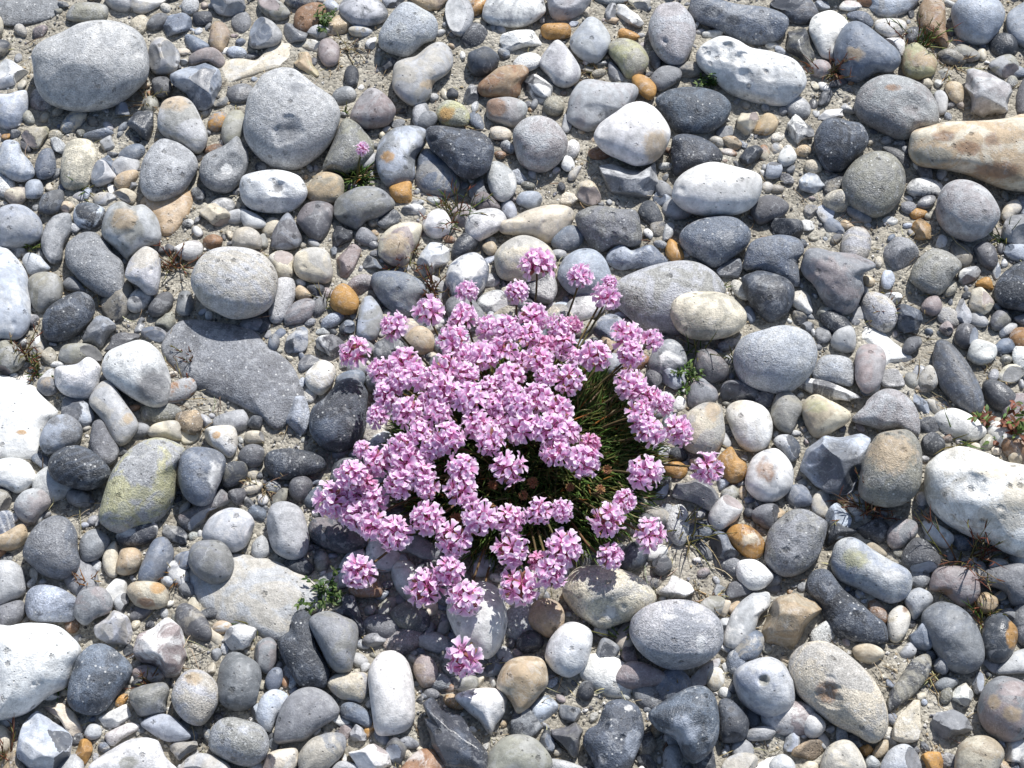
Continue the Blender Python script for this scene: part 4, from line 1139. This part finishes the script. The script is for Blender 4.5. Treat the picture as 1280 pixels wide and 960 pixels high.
# loose grit on the sand
grit = Heap()
OV, OF = ico(0)
OC = np.array([(1,0,0),(-1,0,0),(0,1,0),(0,-1,0),(0,0,1),(0,0,-1)], float)
OFc = np.array([(0,2,4),(2,1,4),(1,3,4),(3,0,4),(2,0,5),(1,2,5),(3,1,5),(0,3,5)])
GC = [(.46, .42, .34), (.54, .51, .44), (.30, .28, .25), (.10, .10, .10), (.42, .34, .22), (.68, .66, .62), (.22, .22, .24)]
for i in range(15000):
    for _ in range(4):
        px, py = rng.uniform(-60, 1340), rng.uniform(-60, 1020)
        ii, jj = int((py - OY) / 2), int((px - OX) / 2)
        if not occ[ii, jj] or rng.random() < .12: break
    C = ray_to_z(px, py, 0); C[2] = ground_height(C[0], C[1]) + .0003
    r = .0003 + .0011 * rng.random() ** 2.2
    W = OC * r * rng.uniform(.6, 1.3, (6, 3)) @ np.linalg.qr(rng.normal(size=(3, 3)))[0] + C
    f = np.array(random.choice(GC)) * rng.uniform(.75, 1.15)
    grit.add(W, OFc, col=np.tile([*f, 1], (6, 1)), col2=np.tile([*f, 1], (6, 1)), prm=np.tile([.2, .0, .8, 0], (6, 1)), pc=np.zeros((6, 4)))
tag(link(bpy.data.objects.new('grit', grit.build('grit', M_STONE, False))), 'coarse sand grains and broken shell lying on the sand', 'grit', kind='stuff')

# ---------------------------------------------------------------- blades, stalks, leaves
def tube(pts, rads, col, sides=3):
    """tapered stalk through the points"""
    pts = np.asarray(pts, float); n = len(pts)
    T = np.gradient(pts, axis=0); T /= np.linalg.norm(T, axis=1)[:, None] + 1e-12
    a = np.cross(T, [0.31, 0.2, 0.93]); a /= np.linalg.norm(a, axis=1)[:, None] + 1e-12
    b = np.cross(T, a)
    an = np.arange(sides) * 2 * math.pi / sides
    V = (pts[:, None] + np.asarray(rads)[:, None, None] * (np.cos(an)[None, :, None] * a[:, None] + np.sin(an)[None, :, None] * b[:, None])).reshape(-1, 3)
    I = np.arange(n * sides).reshape(n, sides); J = np.roll(I, -1, axis=1)
    F = np.concatenate([np.stack([I[:-1], J[:-1], J[1:]], -1).reshape(-1, 3), np.stack([I[:-1], J[1:], I[1:]], -1).reshape(-1, 3)])
    col = np.asarray(col, float)
    c = np.tile([*col, 1], (len(V), 1)) if col.ndim == 1 else np.repeat(np.concatenate([col, np.ones((n, 1))], 1), sides, axis=0)
    return V, F, c

def bend(p0, d, L, droop, n=5, wob=.12):
    """points of a stalk leaving p0 along d and sagging"""
    d = np.array(d, float); d /= np.linalg.norm(d); P = [np.array(p0, float)]
    for i in range(n - 1):
        d = d + np.array([rng.normal(0, wob), rng.normal(0, wob), -droop]); d /= np.linalg.norm(d)
        P.append(P[-1] + d * L / (n - 1))
    return np.array(P)

def leaf(p0, d, L, w, col):
    """flat pointed leaf with a folded midrib"""
    P = bend(p0, d, L, .12, 5, .08)
    T = np.gradient(P, axis=0); s = np.cross(T, [0, 0, 1.0]); s /= np.linalg.norm(s, axis=1)[:, None] + 1e-9
    ww = w * np.array([.25, .8, 1, .7, .05])
    up = np.cross(s, T); up /= np.linalg.norm(up, axis=1)[:, None] + 1e-9
    V = np.concatenate([P - s * ww[:, None] + up * (ww * .35)[:, None], P, P + s * ww[:, None] + up * (ww * .35)[:, None]])
    F = []
    for a in (0, 5):
        for i in range(4): F += [(a + i, a + i + 1, a + 6 + i), (a + i, a + 6 + i, a + 5 + i)]
    return V, np.array(F), np.tile([*col, 1], (15, 1))

def jcol(c, s=.2): return np.array(c) * rng.normal(1, s) * (1 + rng.normal(0, .07, 3))
GREEN, DGREEN, OLIVE, STRAW, RED, DRY, RUST = (.13, .20, .05), (.05, .095, .025), (.19, .18, .06), (.46, .40, .22), (.24, .095, .055), (.28, .21, .125), (.40, .18, .05)

def sprig(px, py, r, kind, label):
    R = (1.25 if 'leaf' in kind else 1.45) * r * MMPX; h = Heap()
    base = ray_to_z(px, py + .30 * r, .001)
    cols = dict(green=[GREEN, GREEN, OLIVE], leafy=[GREEN, DGREEN], dry=[DRY, STRAW, DRY], olive=[OLIVE, GREEN, RED], red=[RED, RED, OLIVE, DRY],
                straw=[STRAW, OLIVE], leafred=[RED, GREEN, RED], rust=[RUST, RUST, STRAW])[kind]
    n = int({'green': 11, 'leafy': 16, 'dry': 13, 'olive': 16, 'red': 17, 'straw': 18, 'leafred': 14, 'rust': 26}[kind] * min(1.5, max(.75, r / 28)))
    for i in range(n):
        az = rng.uniform(0, 6.28); el = rng.uniform(.15, 1.35) if kind != 'dry' else rng.uniform(.05, .8)
        d = (math.cos(az) * math.cos(el), math.sin(az) * math.cos(el), math.sin(el))
        p0 = base + np.array([rng.normal(0, .13 * R), rng.normal(0, .13 * R), 0])
        L = R * rng.uniform(.55, 1.15) * (.75 if kind == 'rust' else 1)
        c = jcol(random.choice(cols))
        P = bend(p0, d, L, .16 if kind in ('dry', 'straw') else .05, 6, .16 if kind == 'dry' else .09)
        P[:, 2] = np.maximum(P[:, 2], .0008)
        w = {'green': .00042, 'straw': .0004, 'dry': .00034, 'leafy': .0003, 'leafred': .0003}.get(kind, .00038)
        V, F, cc = tube(P, w * np.array([1.1, 1.1, 1, .85, .6, .12]), c)
        h.add(V, F, col=cc)
        if kind in ('red', 'olive', 'dry'):                     # short side spikes
            for k in range(1, 5):
                for _ in range(2):
                    if rng.random() < .62:
                        dd = (P[k] - P[k - 1]) / np.linalg.norm(P[k] - P[k - 1]) + rng.normal(0, .6, 3)
                        V, F, cc = tube(bend(P[k], dd, R * rng.uniform(.13, .3), .0, 4), w * np.array([.9, .9, .7, .1]), jcol(random.choice(cols)))
                        h.add(V, F, col=cc)
        if kind in ('leafy', 'leafred'):
            for k in range(1, 6):
                for _ in range(3):
                    dd = (P[k] - P[k - 1]) / np.linalg.norm(P[k] - P[k - 1]) * .6 + rng.normal(0, .7, 3); dd[2] = abs(dd[2]) * .6
                    V, F, cc = leaf(P[k], dd, R * rng.uniform(.16, .30), R * rng.uniform(.035, .06), jcol(random.choice(cols)))
                    h.add(V, F, col=cc)
    me = h.build('sprig', M_LEAF)
    V = np.empty(len(me.vertices) * 3, np.float32); me.vertices.foreach_get('co', V)
    me.vertices.foreach_set('co', (V.reshape(-1, 3) - base.astype(np.float32)).ravel()); me.update()
    name = 'grass_tuft' if kind in ('green', 'straw') else 'weed'
    o = link(bpy.data.objects.new(name, me)); o.location = base
    tag(o, label, 'grass' if name == 'grass_tuft' else 'weed', 'sprigs growing between the stones')
for ln in TUFTS.strip().splitlines():
    x, y, r, kind, label = ln.split(',', 4)
    sprig(float(x), float(y), float(r), kind, label)

# fallen straws and root fibres
fib = Heap()
for i in range(900):
    for _ in range(6):
        px, py = rng.uniform(-40, 1320), rng.uniform(-40, 1000)
        if sandmap[int((py - OY) / 2), int((px - OX) / 2)] > .2: break
    C = ray_to_z(px, py, 0); C[2] = ground_height(C[0], C[1]) + rng.uniform(.0004, .003)
    az = rng.uniform(0, 6.28); L = rng.uniform(.004, .02)
    P = bend(C, (math.cos(az), math.sin(az), rng.uniform(-.05, .35)), L, .06, 6, .22)
    P[:, 2] = np.maximum(P[:, 2], .0005)
    V, F, cc = tube(P, np.array([.5, 1, 1, 1, .8, .3]) * rng.uniform(.00012, .0003), jcol(random.choice([STRAW, DRY, (.12, .09, .06), (.5, .44, .3)])))
    fib.add(V, F, col=cc)
tag(link(bpy.data.objects.new('dry_fibres', fib.build('dry_fibres', M_STEM))), 'dry straw and root fibres strewn over the sand', 'fibres', kind='stuff')

# ---------------------------------------------------------------- the thrift
def floret_mesh(seed, mat):
    g = np.random.default_rng(seed)
    Vs, Fs, S = [], [], []; n = 0
    L, Wd, H = .0054, .00182, .0016
    rs = np.array([.10, .34, .62, .86, 1.0]); ws = np.array([.18, .42, .80, 1.0, .74]); zs = np.array([-1.0, -.32, .08, .20, .10]); tt = np.array([-1, -.5, 0, .5, 1])
    for k in range(5):
        a = k * 2 * math.pi / 5 + g.normal(0, .10); l = L * g.uniform(.9, 1.12); w = Wd * g.uniform(.9, 1.15); tip = g.normal(-.02, .15); tw = g.normal(0, .16)
        for i in range(5):
            for j in range(5):
                r = l * rs[i] - (.13 * l * (1 - abs(tt[j])) ** 1.5 if i == 4 else 0) - (.10 * l * tt[j] ** 2 if i >= 3 else 0)
                x = w * ws[i] * tt[j]
                z = H * zs[i] + .34 * w * ws[i] * tt[j] ** 2 + tip * l * rs[i] ** 2 * .5 + tw * x + g.normal(0, .00009)
                Vs.append((r * math.cos(a) - x * math.sin(a), r * math.sin(a) + x * math.cos(a), z))
                S.append(min(1, rs[i] * .92 + (.24 * tt[j] ** 2 if i >= 2 else .05 * tt[j] ** 2) + (.06 if i == 4 else 0)) - .04)
        for i in range(4):
            for j in range(4):
                p = n + i * 5 + j; Fs += [(p, p + 5, p + 6), (p, p + 6, p + 1)]
        n += 25
    # corolla tube and stamens
    V, F, c = tube([(0, 0, -.0042), (0, 0, -.0034), (0, 0, -.0025)], [.0004, .0006, .0009], (1, 1, 1), 6)
    Vs += [tuple(v) for v in V]; Fs += [tuple(f) for f in F + n]; S += [.0] * len(V); n += len(V)
    for k in range(5):
        a = k * 1.2566 + .6
        V, F, c = tube([(.0003 * math.cos(a), .0003 * math.sin(a), -.0022), (.0006 * math.cos(a), .0006 * math.sin(a), -.0004), (.0008 * math.cos(a), .0008 * math.sin(a), .0002)], [.00009, .00009, .0002], (1, 1, 1))
        Vs += [tuple(v) for v in V]; Fs += [tuple(f) for f in F + n]; S += [.95 if q > 5 else .3 for q in range(len(V))]; n += len(V)
    return make_mesh('floret', np.array(Vs), np.array(Fs), mat, True, dict(along=np.array(S)))
FLORETS = [floret_mesh(40 + i, M_PETAL) for i in range(8)]
FADED = [floret_mesh(60 + i, M_FADED) for i in range(3)]

def calyx_mesh(scale, col1, col2, bud=False):
    """papery bracts under the florets"""
    h = Heap()
    V, F = ico(2)
    h.add(V * np.array([.0034, .0034, .0030]) * scale + np.array([0, 0, -.0004]), F, col=np.tile([*col1, 1], (len(V), 1)))
    for i in range(30 if bud else 16):
        a = i * 2.39996; e = -.5 + (1.8 * i / 30 if bud else .7 * i / 16)
        d = np.array([math.cos(a) * math.cos(e), math.sin(a) * math.cos(e), math.sin(e) + .5])
        p = np.array([math.cos(a) * math.cos(e), math.sin(a) * math.cos(e), math.sin(e)]) * .0030 * scale
        V, F, c = leaf(p, d, .0042 * scale, .0011 * scale, jcol(col2, .15)); h.add(V, F, col=c)
    return h.build('calyx', M_STEM)
CALYX = calyx_mesh(1.0, (.22, .09, .07), (.34, .19, .12))
BUD = calyx_mesh(1.05, (.22, .11, .05), (.36, .20, .10), True)

def flower_head(parent, px, py, rpx, z, root, axis, name='flower_head', florets=15, faded=False):
    C = ray_to_z(px, py, z)
    k = 1.02 * rpx / 22.0                                              # 22 px: a head of about 19 mm
    o = link(bpy.data.objects.new(name, BUD if name != 'flower_head' else CALYX), parent)
    off = parent.location
    ax = Vector(axis).normalized()
    q = ax.to_track_quat('Z', 'Y').to_matrix().to_4x4()
    o.matrix_local = Matrix.Translation(Vector(C) - off) @ q @ Matrix.Scale(k, 4)
    # stalk, as a part of the head
    inv = (Matrix.Translation(Vector(C)) @ q @ Matrix.Scale(k, 4)).inverted()
    p0, p3 = np.array(root), C - np.array(ax) * .002 * k
    p1 = p0 + np.array([0, 0, .55 * (p3[2] - p0[2])]) + (p3 - p0) * .12; p2 = p3 - np.array(ax) * .35 * np.linalg.norm(p3 - p0)
    t = np.linspace(0, 1, 9)[:, None]
    P = (1 - t) ** 3 * p0 + 3 * (1 - t) ** 2 * t * p1 + 3 * (1 - t) * t * t * p2 + t ** 3 * p3
    V, F, c = tube(P, np.full(9, .00062), jcol((.13, .10, .045), .15), 5)
    Vl = np.array([inv @ Vector(v) for v in V])
    link(bpy.data.objects.new('stem', make_mesh('stem', Vl, F, M_STEM, True, dict(col=c))), o)
    if name != 'flower_head': return o
    ga = rng.uniform(0, 6.28)
    for i in range(florets):
        cz = 1 - (i + .5) / florets * .98                      # from the top to a little under the rim
        st = math.sqrt(max(0, 1 - cz * cz)); a = ga + i * 2.39996 + rng.normal(0, .12)
        d = Vector((st * math.cos(a), st * math.sin(a), cz)) + Vector(rng.normal(0, .10, 3)); d.normalize()
        f = link(bpy.data.objects.new('floret', random.choice(FADED if faded else FLORETS)), o)
        s = rng.uniform(.98, 1.24)
        f.matrix_local = (Matrix.Translation(Vector((d.x, d.y, d.z * .74)) * .0066 * rng.uniform(.78, 1.18)) @ d.to_track_quat('Z', 'Y').to_matrix().to_4x4()
                          @ Matrix.Rotation(rng.uniform(0, 6.28), 4, 'Z') @ Matrix.Scale(s, 4))
    return o

def cushion(parent, cx, cy, rx, ry, height, n, Lr, name='leaf_cushion'):
    """dense needle leaves of the thrift"""
    h = Heap(); c0 = ray_to_z(cx, cy, 0)
    for i in range(n):
        a = rng.uniform(0, 6.28); r = math.sqrt(rng.random())
        x, y = r * math.cos(a), r * math.sin(a)
        dome = height * max(0, 1 - r * r) ** .6
        p0 = np.array([c0[0] + x * rx * MMPX, c0[1] + y * ry * MMPX, max(.0005, dome * rng.uniform(.25, .95))])
        d = np.array([x * 1.1 + rng.normal(0, .45), y * 1.1 + rng.normal(0, .45), rng.uniform(.35, 1.1)])
        L = rng.uniform(*Lr)
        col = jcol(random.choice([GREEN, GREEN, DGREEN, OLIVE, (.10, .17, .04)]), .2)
        if rng.random() < .10: col = jcol(random.choice([STRAW, DRY, RUST]))
        P = bend(p0, d, L, .10, 4, .10); P[:, 2] = np.maximum(P[:, 2], .0006)
        V, F, c = tube(P, np.array([.9, 1, .75, .08]) * .00055, col); h.add(V, F, col=c)
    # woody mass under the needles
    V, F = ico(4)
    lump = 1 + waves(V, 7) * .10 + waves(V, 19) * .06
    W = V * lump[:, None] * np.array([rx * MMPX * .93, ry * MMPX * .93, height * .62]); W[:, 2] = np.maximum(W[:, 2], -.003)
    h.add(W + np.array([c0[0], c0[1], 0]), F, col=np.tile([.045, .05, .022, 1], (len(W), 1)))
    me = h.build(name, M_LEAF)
    V = np.empty(len(me.vertices) * 3, np.float32); me.vertices.foreach_get('co', V)
    me.vertices.foreach_set('co', (V.reshape(-1, 3) - np.array(parent.location, np.float32)).ravel()); me.update()
    return tag(link(bpy.data.objects.new(name, me), parent), kind='stuff')

PC = np.array([645.0, 565.0])
plant = link(bpy.data.objects.new('thrift_plant', None)); plant.empty_display_size = .02
plant.location = ray_to_z(PC[0], PC[1], 0)
bpy.context.view_layer.update()
tag(plant, 'broad cushion of pink thrift in full bloom among the pebbles', 'flower')
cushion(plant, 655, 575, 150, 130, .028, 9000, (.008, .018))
G0 = ray_to_z(PC[0], PC[1], 0)
def hpos(q): return 380 + q[0] / 1.7148, 300 + q[1] / 1.7148
def bloom_height(px, py):
    d = math.hypot((px - 625) / 245, (py - 545) / 235)
    return .026 + .028 * max(0, 1 - d * d)
for q in HEADS.split():
    x, y, r = map(float, q.split(','))
    px, py = hpos((x, y)); z = bloom_height(px, py) + rng.normal(0, .0022)
    C = ray_to_z(px, py, z)
    out = C[:2] - G0[:2]; dist = np.linalg.norm(out)
    root = G0 + np.array([out[0] * .55, out[1] * .55, .0]); root[2] = .004
    lean = min(.75, dist / .11 * .6)
    axis = np.array([*(out / (dist + 1e-9) * lean), 1.0]) + np.array([rng.normal(0, .16), -.18 + rng.normal(0, .16), 0])
    flower_head(plant, px, py, r / 1.7148, z, root, axis, florets=int(rng.integers(8, 12)), faded=(r < 27 and rng.random() < .35))
for q in BUDS.split():
    px, py = hpos(tuple(map(float, q.split(',')))); z = .030 + rng.normal(0, .002)
    C = ray_to_z(px, py, z); out = C[:2] - G0[:2]
    root = G0 + np.array([out[0] * .7, out[1] * .7, .004])
    flower_head(plant, px, py, rng.uniform(6, 10), z, root, (rng.normal(0, .4), rng.normal(-.2, .4), 1), 'withered_head')

seedling = link(bpy.data.objects.new('thrift_seedling', None)); seedling.empty_display_size = .01
seedling.location = ray_to_z(447, 224, 0)
bpy.context.view_layer.update()
tag(seedling, 'lone little pink flower with a tuft of green needles between stones', 'flower')
cushion(seedling, 447, 224, 17, 13, .004, 90, (.007, .013), 'leaf_tuft')
flower_head(seedling, 452, 186, 10.5, .024, ray_to_z(447, 224, .002), (.05, -.3, 1), florets=7)
